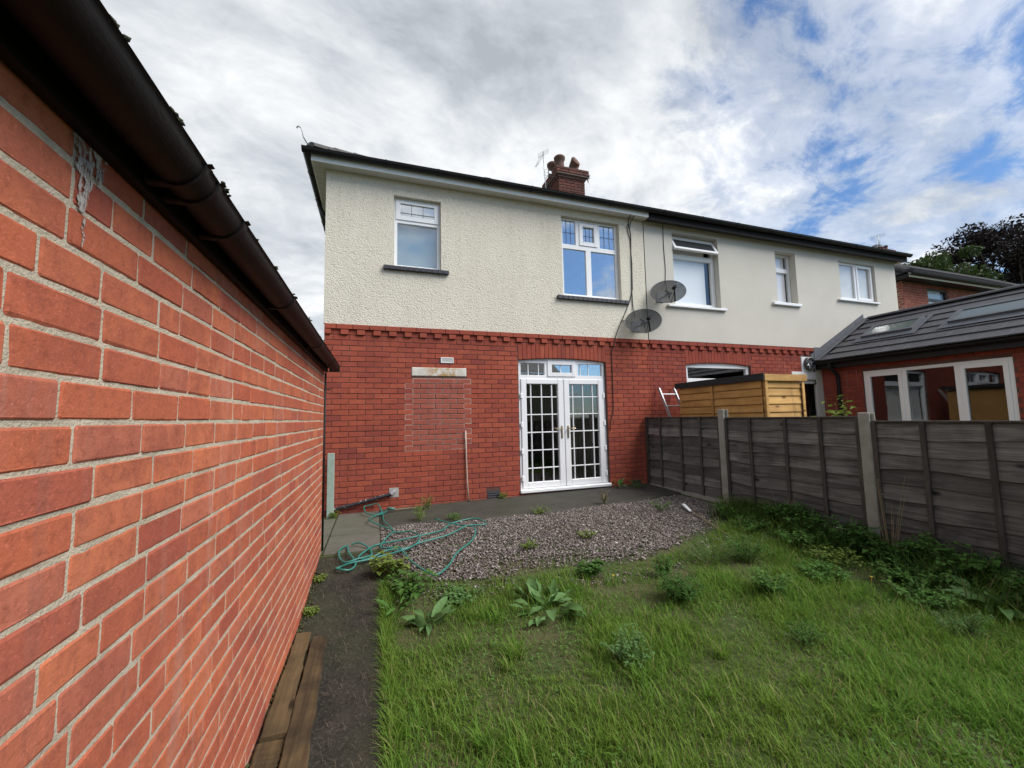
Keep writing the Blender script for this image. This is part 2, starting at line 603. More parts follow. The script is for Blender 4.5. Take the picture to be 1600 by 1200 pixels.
M_FENCE = wood_mat('weathered_fence_wood', (.054, .050, .047), (.215, .20, .185), (.011, .010, .010), 1, bstr=1.0, vary=.8)
M_BATTEN = wood_mat('fence_batten_wood', (.05, .043, .037), (.10, .086, .074), (.025, .021, .018), 2, knots=False)
M_SHED = wood_mat('shed_pine', (.46, .235, .07), (.58, .33, .115), (.24, .105, .03), 1, .7)
M_SHED_X = wood_mat('shed_pine_front', (.54, .31, .10), (.66, .41, .155), (.32, .155, .05), 0, .7)
M_SLEEPER = wood_mat('wet_plank_wood', (.070, .046, .022), (.135, .092, .044), (.016, .013, .010), 1, .55, knots=True, rough=.7, bstr=1.0, blot=.85)
M_GREENB = plain_mat('pale_green_paint', (.33, .42, .36), .6, .5, 10, (.22, .28, .20), 60, .2, .002)


def leaf_mat(name, c1, c2, c3, rough=.55, trans=.28, spec=.15):
    m, n, b, out = material(name)
    geo = n.n('ShaderNodeNewGeometry')
    oi = n.n('ShaderNodeObjectInfo')
    r = n.math('FRACT', n.math('ADD', n.math('MULTIPLY', oi.outputs['Random'], 5.7), geo.outputs['Random Per Island']))
    c = n.ramp(r, [(0, c1), (.55, c2), (1, c3)])
    nz = n.noise(geo.outputs['Position'], 2.0, 3, .6)
    c = n.mix(n.ramp(nz, [(.35, 0.0), (.7, .45)]), c, c3)
    n.set(b.inputs['Base Color'], c)
    n.set(b.inputs['Roughness'], rough)
    n.set(b.inputs['Specular IOR Level'], spec)
    tr = n.n('ShaderNodeBsdfTranslucent', None, Color=c)
    mx = n.n('ShaderNodeMixShader', None, i0=trans, i1=b, i2=tr)
    n.set(out.inputs[0], mx)
    return m


def grass_mat(name, cols, dry):
    m, n, b, out = material(name)
    geo = n.n('ShaderNodeNewGeometry')
    r = geo.outputs['Random Per Island']
    c = n.ramp(r, [(i / (len(cols) - 1), k) for i, k in enumerate(cols)])
    P = geo.outputs['Position']
    nz = n.noise(P, 1.3, 4, .6)
    c = n.mix(n.ramp(nz, [(.40, 0.0), (.68, .55)]), c, (.19, .27, .042))
    dr = n.math('GREATER_THAN', n.math('FRACT', n.math('MULTIPLY', r, 13.7)), .93)
    c = n.mix(n.math('MULTIPLY', dr, .8), c, dry)
    n.set(b.inputs['Base Color'], c)
    n.set(b.inputs['Roughness'], .6)
    n.set(b.inputs['Specular IOR Level'], .12)
    tr = n.n('ShaderNodeBsdfTranslucent', None, Color=c)
    mx = n.n('ShaderNodeMixShader', None, i0=.45, i1=b, i2=tr)
    n.set(out.inputs[0], mx)
    return m


M_GRASS = grass_mat('grass_blades', [(.085, .19, .024), (.125, .25, .034), (.175, .315, .046), (.095, .205, .032), (.205, .31, .056)], (.36, .30, .14))
M_DOCK = leaf_mat('dock_leaf', (.10, .20, .065), (.135, .245, .085), (.075, .155, .042))
M_WEED = leaf_mat('weed_leaf', (.075, .165, .032), (.105, .215, .045), (.052, .12, .025))
M_WEED_Y = leaf_mat('weed_leaf_yellow', (.16, .23, .045), (.20, .25, .055), (.11, .18, .03))
M_IVY = leaf_mat('ground_cover_leaf', (.055, .13, .026), (.08, .17, .034), (.04, .10, .02))
M_TREE_G = leaf_mat('tree_leaf_green', (.035, .06, .016), (.055, .085, .022), (.02, .037, .011), .6)
M_TREE_D = leaf_mat('tree_leaf_copper', (.015, .011, .010), (.022, .016, .014), (.010, .008, .008), .7, .15, .15)
M_BARK = plain_mat('bark', (.05, .04, .03), .95, .5, 8, None, 20, .6, .02)
M_STEMS = plain_mat('plant_stem', (.12, .16, .05), .7)
M_DRY = plain_mat('dry_stem', (.22, .17, .10), .9)
M_FLOWER = plain_mat('flower_yellow', (.75, .55, .03), .6)


def soil_mat(name, c1, c2, c3, green=.0, scale=1.0, rough=.95, bdist=.02):
    m, n, b, out = material(name)
    P = pos_of(n)
    a = n.noise(P, 5 * scale, 8, .65)
    f = n.noise(P, 60 * scale, 5, .7)
    g = n.noise(P, 1.3 * scale, 4, .6)
    c = n.mix(n.ramp(a, [(.35, 0.0), (.68, 1.0)]), c1, c2)
    c = n.mix(n.math('MULTIPLY', n.ramp(f, [(.52, 0.0), (.68, 1.0)]), .7), c, c3)
    if green > 0:
        c = n.mix(n.math('MULTIPLY', n.ramp(g, [(.40, 0.0), (.6, 1.0)]), green), c, (.045, .07, .016))
    n.set(b.inputs['Base Color'], c)
    n.set(b.inputs['Roughness'], rough)
    n.set(b.inputs['Specular IOR Level'], .25)
    h = n.math('ADD', n.math('MULTIPLY', a, .7), n.math('MULTIPLY', f, .4))
    n.set(b.inputs['Normal'], bump(n, h, .9, bdist))
    return m


M_GROUND = soil_mat('ground_soil', (.055, .060, .024), (.080, .082, .034), (.14, .115, .055), .9)
M_PATH = soil_mat('path_black_soil', (.016, .0145, .013), (.042, .036, .029), (.10, .082, .062), .16)
M_APRON = soil_mat('apron_concrete', (.038, .035, .031), (.058, .053, .046), (.085, .077, .066), .14, .8, .8, .006)
M_SLAB = soil_mat('paving_concrete', (.095, .088, .076), (.14, .128, .11), (.06, .055, .045), .22, .8, .85, .005)


def gravel_mat():
    m, n, b, out = material('gravel_stones')
    geo = n.n('ShaderNodeNewGeometry')
    c = n.ramp(geo.outputs['Random Per Island'], [(0, (.06, .049, .044)), (.3, (.11, .087, .077)), (.6, (.165, .133, .119)), (.82, (.23, .192, .173)), (.95, (.31, .275, .25)), (1, (.48, .44, .41))])
    nz = n.noise(geo.outputs['Position'], 90, 3, .6)
    c = n.mix(n.ramp(nz, [(.4, 0.0), (.75, .4)]), c, (.10, .08, .075))
    n.set(b.inputs['Base Color'], c)
    n.set(b.inputs['Roughness'], .7)
    return m


M_GRAVEL = gravel_mat()


def stone_mat():
    m, n, b, out = material('lintel_stone')
    tcn = n.n('ShaderNodeTexCoord')
    P = tcn.outputs['Object']
    nz = n.noise(P, 9, 5, .65)
    c = n.mix(n.ramp(nz, [(.4, 0.0), (.7, 1.0)]), (.62, .60, .54), (.48, .45, .39))
    sp = n.n('ShaderNodeSeparateXYZ', None, i0=P)
    win = n.math('MULTIPLY', n.ramp(n.math('ABSOLUTE', n.math('SUBTRACT', sp.outputs[0], .06)), [(.16, 1.0), (.33, 0.0)]), n.ramp(n.noise(P, 14, 5, .7), [(.42, 0.0), (.56, 1.0)]))
    c = n.mix(n.math('MULTIPLY', win, .8), c, (.36, .20, .035))
    n.set(b.inputs['Base Color'], c)
    n.set(b.inputs['Roughness'], .9)
    n.set(b.inputs['Normal'], bump(n, nz, .3, .004))
    return m


M_STONE = stone_mat()
M_PIPE_OLD = None
M_POLE = plain_mat('pale_pole', (.48, .40, .33), .6, .4, 12)
M_VENT = plain_mat('airbrick_dark', (.05, .045, .05), .8)
M_FELT = plain_mat('roof_felt', (.022, .022, .024), .9, .4, 30, (.04, .04, .04))
M_PALE_HOUSE = plain_mat('pale_render_far', (.24, .22, .17), .9, .2, 2)
M_LEADGLASS = None


def pipe_old():
    m, n, b, out = material('old_black_pipe')
    P = pos_of(n)
    sp = n.ramp(n.noise(P, 26, 3, .5), [(.62, 0.0), (.68, 1.0)])
    n.set(b.inputs['Base Color'], n.mix(sp, (.018, .016, .020), (.45, .44, .42)))
    n.set(b.inputs['Roughness'], .5)
    return m


M_PIPE_OLD = pipe_old()


def lime_mat():
    m, n, b, out = material('lime_run')
    P = pos_of(n)
    nz = n.noise(n.mapping(P, (1, 1, .45)), 85, 5, .7, .4)
    n.set(b.inputs['Base Color'], n.mix(n.ramp(n.noise(P, 40, 4), [(.4, 0.0), (.65, 1.0)]), (.42, .38, .34), (.20, .16, .14)))
    n.set(b.inputs['Roughness'], .95)
    t = n.n('ShaderNodeBsdfTransparent')
    mx = n.n('ShaderNodeMixShader', None, i0=n.ramp(nz, [(.44, 1.0), (.52, 0.0)]), i1=b, i2=t)
    n.set(out.inputs[0], mx)
    return m


M_LIME = lime_mat()
# ------------------------------------------------------------------ ground


def grid_sheet(name, xs, ys, zfun, mat, smooth=True):
    X, Y = np.meshgrid(np.array(xs, float), np.array(ys, float), indexing='ij')
    Z = zfun(X, Y)
    V = np.stack([X, Y, Z], -1).reshape(-1, 3)
    nx, ny = X.shape
    I = np.arange(nx * ny).reshape(nx, ny)
    F = np.stack([I[:-1, :-1], I[1:, :-1], I[1:, 1:], I[:-1, 1:]], -1).reshape(-1, 4)
    o = put(name, np_mesh(name, V, F, mat, smooth))
    tag(o, kind='structure')
    return o


_nz = {}


def fbm(X, Y, s, seed=0):
    """cheap smooth value noise on arrays"""
    key = seed
    if key not in _nz:
        _nz[key] = np.random.default_rng(seed + 100).random((64, 64))
    T = _nz[key]
    out = 0
    amp = 1.0
    tot = 0
    for o in range(3):
        x = X * s + 13.7 * o
        y = Y * s + 7.1 * o
        xi = np.floor(x).astype(int)
        yi = np.floor(y).astype(int)
        fx = x - xi
        fy = y - yi
        fx = fx * fx * (3 - 2 * fx)
        fy = fy * fy * (3 - 2 * fy)
        a = T[xi % 64, yi % 64] * (1 - fx) + T[(xi + 1) % 64, yi % 64] * fx
        b = T[xi % 64, (yi + 1) % 64] * (1 - fx) + T[(xi + 1) % 64, (yi + 1) % 64] * fx
        out = out + amp * (a * (1 - fy) + b * fy)
        tot += amp
        amp *= .5
        s *= 2.1
    return out / tot


def lawn_z(X, Y):
    near = np.clip(1 - np.maximum(np.abs(X - 3) - 5, 0) / 3, 0, 1) * np.clip(1 - np.maximum(np.abs(Y + 4) - 5, 0) / 3, 0, 1)
    return zg(X, Y) + (fbm(X, Y, 1.6, 1) - .5) * .05 * near * np.clip((-2.2 - Y) / .6, 0, 1) - .006


xs = [-900, -300, -100, -40, -15, -6, -3] + list(np.arange(-1.5, 7.6, .12)) + [9, 11, 14, 18, 25, 40, 100, 300, 900]
ys = [-900, -300, -100, -50, -30, -20, -14, -11] + list(np.arange(-9.0, .7, .12)) + [1.5, 3, 8, 15, 30, 60, 120, 300, 900]
grid_sheet('ground', xs, ys, lawn_z, M_GROUND)
# black soil path beside the garage
grid_sheet('path', np.linspace(.15, .80, 14), np.linspace(-9.0, -1.87, 90),
           lambda X, Y: zg(X, Y) + .022 + (fbm(X, Y, 5, 2) - .5) * .022 - .02 * np.clip((X - .74) / .06, 0, 1), M_PATH)
# gravel bed (sheet under the stones)
GRAVEL_POLY = [(.80, -1.02), (1.32, -1.0), (2.13, -1.15), (2.94, -1.19), (4.0, -1.13), (5.3, -1.0), (5.45, -1.25), (5.30, -2.15),
               (4.5, -2.62), (3.75, -2.85), (3.1, -2.98), (2.5, -2.86), (1.9, -2.82), (1.35, -2.68), (.86, -2.52), (.80, -2.0)]


def in_poly(px, py, poly):
    px = np.asarray(px)
    py = np.asarray(py)
    c = np.zeros(px.shape, bool)
    j = len(poly) - 1
    for i in range(len(poly)):
        xi, yi = poly[i]
        xj, yj = poly[j]
        m = ((yi > py) != (yj > py)) & (px < (xj - xi) * (py - yi) / (yj - yi + 1e-12) + xi)
        c ^= m
        j = i
    return c


# concrete apron along the house wall, one worn slab with a broken front edge
ap = MB()
nx = 48
fx = np.linspace(.795, 5.52, nx)
front = np.interp(fx, [.8, 1.3, 2.1, 2.95, 4.0, 5.5], [-1.0, -.98, -1.13, -1.17, -1.11, -.92]) + (fbm(fx, fx * 0, 6, 3) - .5) * .05
for i in range(nx):
    for (yy, dz) in ((-.001, .030), (-.45, .026), (front[i] + .02, .022), (front[i], .008), (front[i] - .004, -.06)):
        ap.V.append((fx[i], yy, float(zg(fx[i], yy)) + dz + float(fbm(np.array(fx[i]), np.array(yy), 2.0, 4) - .5) * .012))
for i in range(nx - 1):
    for k in range(4):
        ap.F.append((i * 5 + k, i * 5 + k + 1, (i + 1) * 5 + k + 1, (i + 1) * 5 + k))
tag(ap.build('concrete_apron', M_APRON), kind='structure')
# paving slabs at the garage corner
pav = MB().box(-1.3, .792, -1.88, -.002, .10, .225).build('paving', M_GROUND)
tag(pav, kind='structure')
for (x0, x1, y0, y1) in ((.236, .787, -1.17, -.02), (.236, .787, -1.85, -1.19), (-.36, .222, -1.34, -.30), (-.36, .222, -1.74, -1.355), (-1.25, -.375, -.9, -.02), (-1.25, -.375, -1.74, -.915)):
    s = MB().box(x0, x1, y0, y1, .15, .248 + random.uniform(-.003, .003), .008).build('paving_slab', M_SLAB, pav)
    s.rotation_euler = (random.uniform(-.006, .006), random.uniform(-.006, .006), 0)

# ------------------------------------------------------------------ bricks


def brick_mesh(name, L, H, D, mat, seed, cham=.005, jit=.0025, corner=.012, crown=0.0, inset=None):
    r = random.Random(seed)
    inset = cham if inset is None else inset
    def ring(y, ins):
        a, b = L / 2 - ins, H / 2 - ins
        c = max(corner - ins * .3, .003)
        p = [(-a + c, -b), (a - c, -b), (a, -b + c), (a, b - c), (a - c, b), (-a + c, b), (-a, b - c), (-a, -b + c)]
        return [(x, y, z) for x, z in p]
    back = ring(D, 0)
    mid = [(x + r.uniform(-jit, jit) * .6, y + cham, z + r.uniform(-jit, jit) * .6) for x, y, z in ring(0, 0)]
    fr = [(x + r.uniform(-jit, jit), y - crown + r.uniform(-.0008, .0008), z + r.uniform(-jit, jit)) for x, y, z in ring(0, inset)]
    V = back + mid + fr
    F = []
    for k in range(8):
        k2 = (k + 1) % 8
        F.append((k, k2, 8 + k2, 8 + k))
        F.append((8 + k, 8 + k2, 16 + k2, 16 + k))
    F.append(tuple(range(16, 24)))
    return V, F


class BrickSet:
    """bricks of one wall; local frame: x along the wall, front towards -y, z up; rotz turns it"""
    def __init__(s, L, H, D, cham=.005, jit=.0025, corner=.012, nvar=5, seed=0, crown=0.0, inset=None):
        s.size = (L, H)
        s.var = [brick_mesh('brick', L, H, D, None, seed * 17 + i, cham, jit, corner, crown, inset) for i in range(nvar)]
        s.items = []     # (cx,cy,cz,rotz,sx,sz,matkey,var,tilt)

    def add(s, c, rotz, sx, sz, mat, tilt=0.0):
        s.items.append((c[0], c[1], c[2], rotz, sx, sz, mat, random.randrange(len(s.var)), tilt))

    def emit(s, parent, limit, name='brick', stuff='brickwork'):
        if not s.items:
            return
        L, H = s.size
        sc = []
        for (x, y, z, rz, sx, sz, m, v, t) in s.items:
            e = np.array([math.cos(rz), math.sin(rz), 0]) * L * sx / 2
            P = np.array([(x, y, z) - e, (x, y, z) + e, (x, y, z + H * sz / 2), (x, y, z - H * sz / 2)])
            px_, py_, d = project(P)
            ok = d.min() > .15 and px_.max() > 0 and px_.min() < 1600 and py_.max() > 0 and py_.min() < 1200
            sc.append(abs(px_[1] - px_[0]) * abs(py_[3] - py_[2]) if ok else 0.0)
        order = np.argsort(sc)[::-1]
        meshes = {}
        rest = {}
        for rank, i in enumerate(order):
            x, y, z, rz, sx, sz, m, v, t = s.items[i]
            if rank < limit and sc[i] > 0:
                k = (m.name, v)
                if k not in meshes:
                    meshes[k] = mesh_from(name, s.var[v][0], s.var[v][1], m)
                put(name, meshes[k], parent, (x, y, z), (0, t, rz), (sx, 1, sz))
            else:
                rest.setdefault(m.name, []).append(i)
        for mn, idx in rest.items():
            V = []
            F = []
            b = 0
            for i in idx:
                x, y, z, rz, sx, sz, m, v, t = s.items[i]
                A = np.array(s.var[v][0]) * np.array([sx, 1, sz])
                c, q = math.cos(rz), math.sin(rz)
                A = np.stack([A[:, 0] * c - A[:, 1] * q + x, A[:, 0] * q + A[:, 1] * c + y, A[:, 2] + z], -1)
                V.append(A)
                F += [tuple(k + b for k in f) for f in s.var[v][1]]
                b += len(A)
            o = put(stuff, mesh_from(stuff, np.concatenate(V), F, MATS[mn]), parent)
            tag(o, kind='stuff')


def lay_course(x0, x1, pitch, phase, joint, blocks=()):
    """brick intervals along a course from x0 to x1, cut around blocked intervals"""
    out = []
    segs = [(x0, x1)]
    for b0, b1 in blocks:
        ns = []
        for a, c in segs:
            if b1 <= a or b0 >= c:
                ns.append((a, c))
            else:
                if b0 - a > .02:
                    ns.append((a, b0))
                if c - b1 > .02:
                    ns.append((b1, c))
        segs = ns
    for a, c in segs:
        k = math.floor((a - phase) / pitch)
        x = phase + k * pitch
        while x < c - .005:
            l, r = max(a, x + joint / 2), min(c, x + pitch - joint / 2)
            if r - l > .03:
                out.append((l, r))
            x += pitch
    return out


def facade(parent, name, mat, x0, x1, z0, z1, openings, y, depth, extra=None, curve=None):
    """flat wall in an XZ plane at y with real openings and reveals of given depth"""
    xs_ = sorted({x0, x1, *[v for o in openings for v in o[:2] if x0 < v < x1]})
    zs_ = sorted({z0, z1, *[v for o in openings for v in o[2:] if z0 < v < z1]})
    mb = MB()
    for a, b in zip(xs_, xs_[1:]):
        for c, d in zip(zs_, zs_[1:]):
            mx, mz = (a + b) / 2, (c + d) / 2
            if any(o[0] < mx < o[1] and o[2] < mz < o[3] for o in openings):
                continue
            mb.add([(a, y, c), (b, y, c), (b, y, d), (a, y, d)], [(0, 1, 2, 3)])
    for (a, b, c, d) in openings:
        q = y + depth
        mb.add([(a, y, c), (a, q, c), (a, q, d), (a, y, d)], [(0, 1, 2, 3)])
        mb.add([(b, y, c), (b, y, d), (b, q, d), (b, q, c)], [(0, 1, 2, 3)])
        mb.add([(a, y, d), (a, q, d), (b, q, d), (b, y, d)], [(0, 1, 2, 3)])
        mb.add([(a, y, c), (b, y, c), (b, q, c), (a, q, c)], [(0, 1, 2, 3)])
    if extra:
        extra(mb)
    return mb.build(name, mat, parent)


def pane(parent, x0, x1, z0, z1, y, mat=None, name='pane'):
    return MB().box(x0, x1, y, y + .006, z0, z1).build(name, mat or M_GLASS_UP, parent)


def lead_lines(parent, x0, x1, z0, z1, nx, nz, y, w_=.006, mat=None, name='glazing_bar', xs_=None, zs_=None):
    mb = MB()
    xs2 = xs_ if xs_ is not None else [x0 + (x1 - x0) * i / nx for i in range(1, nx)]
    zs2 = zs_ if zs_ is not None else [z0 + (z1 - z0) * i / nz for i in range(1, nz)]
    if not zs2:
        for x in xs2:
            MB().box(x - w_ / 2, x + w_ / 2, y - .004, y - .0005, z0, z1).build(name, mat or M_LEADLINE, parent)
        return None
    for x in xs2:
        mb.box(x - w_ / 2, x + w_ / 2, y - .004, y - .0005, z0, z1)
    for z in zs2:
        mb.box(x0, x1, y - .0052, y - .0012, z - w_ / 2, z + w_ / 2)
    return mb.build(name, mat or M_LEADLINE, parent)


# ------------------------------------------------------------------ the house (left half of the pair)
G = .0805
ZR = 3.029
ZS = 5.421
X1 = 5.721
X2 = 13.49
HD = 7.2
house = empty('semi_detached_house', (2.86, 0, .2), 'semi-detached house with cream roughcast above red brick and white French doors', 'house')
nhouse = empty('semi_detached_house', (9.6, 0, .2), 'neighbouring semi-detached house with smooth grey render and black fascia behind the fence', 'house')

DOOR = (3.037, 4.757, .31, 2.568)
W1 = (.979, 1.726, 3.994, 5.172)
W2 = (3.926, 5.160, 3.757, 5.275)
N1 = (6.404, 7.59, 3.765, 5.275)
N2 = (9.245, 9.88, 4.03, 5.228)
N3 = (11.35, 12.68, 4.27, 5.232)
N4 = (6.604, 8.31, 1.25, 2.60)
N5 = (9.655, 10.435, 1.30, 2.30)

facade(house, 'roughcast_wall', M_ROUGH, -.012, X1 - .006, ZR, ZS + .09, [W1, W2], -.014, .13,
       lambda mb: mb.add([(-.012, -.014, ZR), (-.012, -.014, ZS + .09), (-.012, HD, ZS + .09), (-.012, HD, ZR)], [(0, 1, 2, 3)]))
facade(nhouse, 'smooth_render_wall', M_RENDER_N, X1 + .006, X2, ZR + .006, ZS + .09, [N1, N2, N3], -.022, .22,
       lambda mb: (mb.add([(X2, -.022, ZR - 2.9), (X2, -.022, ZS + .09), (X2, HD, ZS + .09), (X2, HD, ZR - 2.9)], [(3, 2, 1, 0)]),
                   mb.add([(10.24, -.022, .2), (X2, -.022, .2), (X2, -.022, ZR + .006), (10.24, -.022, ZR + .006)], [(0, 1, 2, 3)])))
# thin dark joint and cable line between the two halves
MB().box(X1 - .006, X1 + .006, -.012, .05, ZR, ZS + .02).build('movement_joint', M_LEADLINE, house)
# mortar backing of the brick storey
facade(house, 'mortar_bed', M_MORT_H, 0.0, X1, .02, ZR, [(DOOR[0], DOOR[1], DOOR[2], 2.80)], .006, .12,
       lambda mb: mb.add([(0, .006, .02), (0, .006, ZR), (0, HD, ZR), (0, HD, .02)], [(0, 1, 2, 3)]))
facade(nhouse, 'mortar_bed', M_MORT_H, X1, 10.45, .02, ZR, [N4[:3] + (2.80,), N5], .006, .12)

PITCH_B = .232
D0 = .222


def brick_storey(parent, x0, x1, openings, arch, bs, bmat, patch=None, keep=lambda x, z: True):
    # projecting top course and dentils
    z = ZR - G / 2
    for (l, r) in lay_course(x0 + .003, x1 - .003, PITCH_B, D0 + .112 + .06, .007):
        bs.add(((l + r) / 2, -.032, z), 0, (r - l) / bs.size[0], 1, bmat)
    z = ZR - G * 1.5
    k = math.ceil((x0 - D0) / PITCH_B)
    if x0 < .1:
        bs.add((x0 + .045, -.03, z), 0, .09 / bs.size[0], 1, bmat)
    x = D0 + k * PITCH_B
    prev = x0 + (.092 if x0 < .1 else 0)
    while x + .11 < x1:
        bs.add((x + .056, -.03, z), 0, .110 / bs.size[0], 1, bmat)
        if x - prev > .03:
            bs.add(((x + prev) / 2, .001, z), 0, (x - prev - .004) / bs.size[0], 1, bmat)
        prev = x + .112
        x += PITCH_B
    # plain courses
    c = 0
    z = ZR - G * 2.5
    while z > .10:
        bl = [(a - .004, b + .004) for (a, b, z0, z1) in openings if z0 - .01 < z < z1 + .01]
        for (l, r) in lay_course(x0 + .002, x1 - .002, PITCH_B, (.0 if c % 2 else .116) + x0 * (x0 < .1), .008, bl):
            cx = (l + r) / 2
            if not keep(cx, z):
                continue
            mt = bmat
            if patch and patch(cx, z, c):
                mt = M_BRICK_P
                PATCH_MORTAR.box(l - .008, r + .008, .0025, .02, z - G / 2 - .004, z + G / 2 + .004)
            q = .006 if mt is M_BRICK_P else 0
            bs.add((cx, random.uniform(-.0025, .002), z), 0, (r - l - q) / bs.size[0], 1 - q * 10, mt, random.uniform(-.006, .006))
        z -= G
        c += 1
    # flat cambered arch of bricks on end
    for (a, b, zs, rise, top) in arch:
        nb = int(round((b - a) / .0815))
        wv = (b - a) / nb
        for i in range(nb):
            xc = a + wv * (i + .5)
            u = (xc - (a + b) / 2) / ((b - a) / 2)
            z0 = zs + rise * (1 - u * u)
            bs.add((xc, random.uniform(-.002, .001), (z0 + top) / 2), 0, (wv - .006) / bs.size[0], (top - z0) / bs.size[1], bmat, u * .02)


PATCH_MORTAR = MB()


def in_patch(x, z, c):
    if not (1.08 < z < 2.26):
        return False
    l = 1.27 if c % 2 else 1.17
    r = 2.03 if c % 2 else 2.14
    if z < 1.2:
        l = 1.22
    return l < x < r


bsH = BrickSet(.226, G - .009, .06, .003, .0015, .006, 6, 1)
brick_storey(house, 0.0, X1, [(DOOR[0], DOOR[1], DOOR[2], 2.845), (1.256, 2.129, 2.255, 2.405), (1.686, 1.92, 2.474, 2.572),
                              (2.456, 2.67, .235, .42), (5.22, 5.41, .235, .40)],
             [(3.034, 4.762, 2.566, .048, 2.862)], bsH, M_BRICK_H, in_patch)
bsH.emit(house, 296)
PATCH_MORTAR.build('patch_mortar', M_MORT_P, house)
bsN = BrickSet(.226, G - .008, .06, .003, .0015, .006, 6, 2)
brick_storey(nhouse, X1, 10.225, [(N4[0], N4[1], N4[2], 2.86), N5, (9.49, 10.5, 2.29, 2.49), (9.83, 10.2, 2.47, 2.825)],
             [(6.60, 8.335, 2.57, .05, 2.862)], bsN, M_BRICK_N, None)
for z_ in np.arange(.3, 2.9, G):
    pass
bsN.emit(nhouse, 296)

# old doorway lintel, vents
MB().box(1.256, 2.129, -.010, .05, 2.258, 2.401, .012).build('stone_lintel', M_STONE, house)
v = MB().frame(1.712, 1.92, 2.476, 2.571, -.012, .03, .018)
vb = v.build('wall_vent', M_WHITE_D, house)
for i in range(4):
    MB().box(1.73, 1.902, -.008, .004, 2.497 + i * .0165, 2.507 + i * .0165).build('slat', M_WHITE_D, vb)
for (x0, x1) in ((2.456, 2.67), (5.22, 5.41)):
    a = MB().box(x0, x1, .002, .05, .236, .40).build('air_brick', M_VENT, house)
    for i in range(4):
        MB().box(x0 + .01, x1 - .01, -.004, .0015, .25 + i * .036, .27 + i * .036, .004).build('slat', M_SILL_D, a)

# closed body of the two houses behind the wall faces, and dark rooms
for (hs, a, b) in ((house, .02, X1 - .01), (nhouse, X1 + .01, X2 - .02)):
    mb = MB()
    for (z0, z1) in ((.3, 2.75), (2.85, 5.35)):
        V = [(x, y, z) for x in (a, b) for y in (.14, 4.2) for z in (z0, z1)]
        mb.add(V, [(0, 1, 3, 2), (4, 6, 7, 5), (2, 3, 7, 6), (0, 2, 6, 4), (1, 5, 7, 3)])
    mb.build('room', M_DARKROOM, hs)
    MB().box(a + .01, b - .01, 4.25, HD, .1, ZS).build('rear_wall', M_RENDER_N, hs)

# window 1
f = MB()
y0 = .062
f.frame(W1[0] + .004, W1[1] - .004, W1[2], W1[3], y0, y0 + .065, .052, .052, .06, .03)
f.box(W1[0] + .05, W1[1] - .05, y0 + .001, y0 + .064, 4.755, 4.805, .004)
win = f.build('window', M_WHITE, house)
cs = MB().frame(1.012, 1.694, 4.806, 5.138, y0 - .014, y0 + .04, .068, .068, .072, .055).build('casement', M_WHITE, win)
pane(win, 1.075, 1.632, 4.87, 5.09, y0 + .01)
lead_lines(win, 1.078, 1.628, 4.878, 5.083, 3, 2, y0 + .008, zs_=[4.935])
pane(win, 1.03, 1.675, 4.05, 4.757, y0 + .03, glass_mat('bathroom_glass', .12, 1.5, (.9, .95, .97)))
MB().box(1.035, 1.67, y0 + .10, y0 + .105, 4.06, 5.14).build('blind', plain_mat('sky_reflection_grey', (.40, .45, .47), .9), win)  # added sheet; the pane's grey-blue sky reflection is put into its colour
sl = MB()
for i in range(11):
    xa = .824 + (1.847 - .824) * i / 11
    sl.box(xa + .001, xa + .092, -.07, .07, 3.929, 3.993, .006)
sl.build('sill', M_SILL_D, win)
# window 2
f = MB()
f.frame(W2[0] + .004, W2[1] - .004, W2[2] + .005, W2[3] - .005, y0, y0 + .065, .055, .055, .065, .035)
f.box(W2[0] + .05, W2[1] - .05, y0 + .001, y0 + .064, 4.69, 4.775, .004)
for (a, b) in ((4.256, 4.335), (4.71, 4.772)):
    f.box(a, b, y0 + .0015, y0 + .0635, 4.77, 5.245, .004)
f.box(4.458, 4.57, y0 + .0015, y0 + .0635, 3.81, 4.70, .004)
win = f.build('window', M_WHITE, house)
MB().frame(4.330, 4.716, 4.778, 5.222, y0 - .014, y0 + .04, .075, .07, .08, .07).build('casement', M_WHITE, win)
for (a, b, c, d) in ((3.975, 4.262, 4.77, 5.245), (4.40, 4.652, 4.85, 5.16), (4.766, 5.11, 4.77, 5.245), (3.97, 4.462, 3.815, 4.695), (4.566, 5.11, 3.815, 4.695)):
    pane(win, a, b, c, d, y0 + .025)
lead_lines(win, 3.98, 4.256, 4.775, 5.24, 3, 2, y0 + .023)
lead_lines(win, 4.405, 4.648, 4.855, 5.155, 3, 2, y0 + .023, zs_=[4.985])
lead_lines(win, 4.772, 5.105, 4.775, 5.24, 3, 2, y0 + .023)
cu = MB()
for (a, b) in ((3.98, 4.10), (5.0, 5.10)):
    for i in range(6):
        t0, t1 = a + (b - a) * i / 6, a + (b - a) * (i + 1) / 6
        ya, yb = (.20, .24) if i % 2 else (.24, .20)
        cu.add([(t0, ya, 3.8), (t1, yb, 3.8), (t1, yb, 5.24), (t0, ya, 5.24)], [(0, 1, 2, 3)])
cu.build('curtain', M_CURTAIN, win)
sl = MB()
for i in range(15):
    xa = 3.797 + (5.292 - 3.797) * i / 15
    sl.box(xa + .001, xa + .0985, -.07, .07, 3.687, 3.756, .006)
sl.build('sill', M_SILL_D, win)

# ------------------------------------------------------------------ French doors
f = MB()
y0 = .055
f.box(3.041, 3.097, y0, y0 + .07, .37, 2.57, .004)
f.box(4.70, 4.753, y0, y0 + .07, .37, 2.57, .004)
f.box(3.09, 4.71, y0 + .001, y0 + .069, 2.245, 2.315, .004)
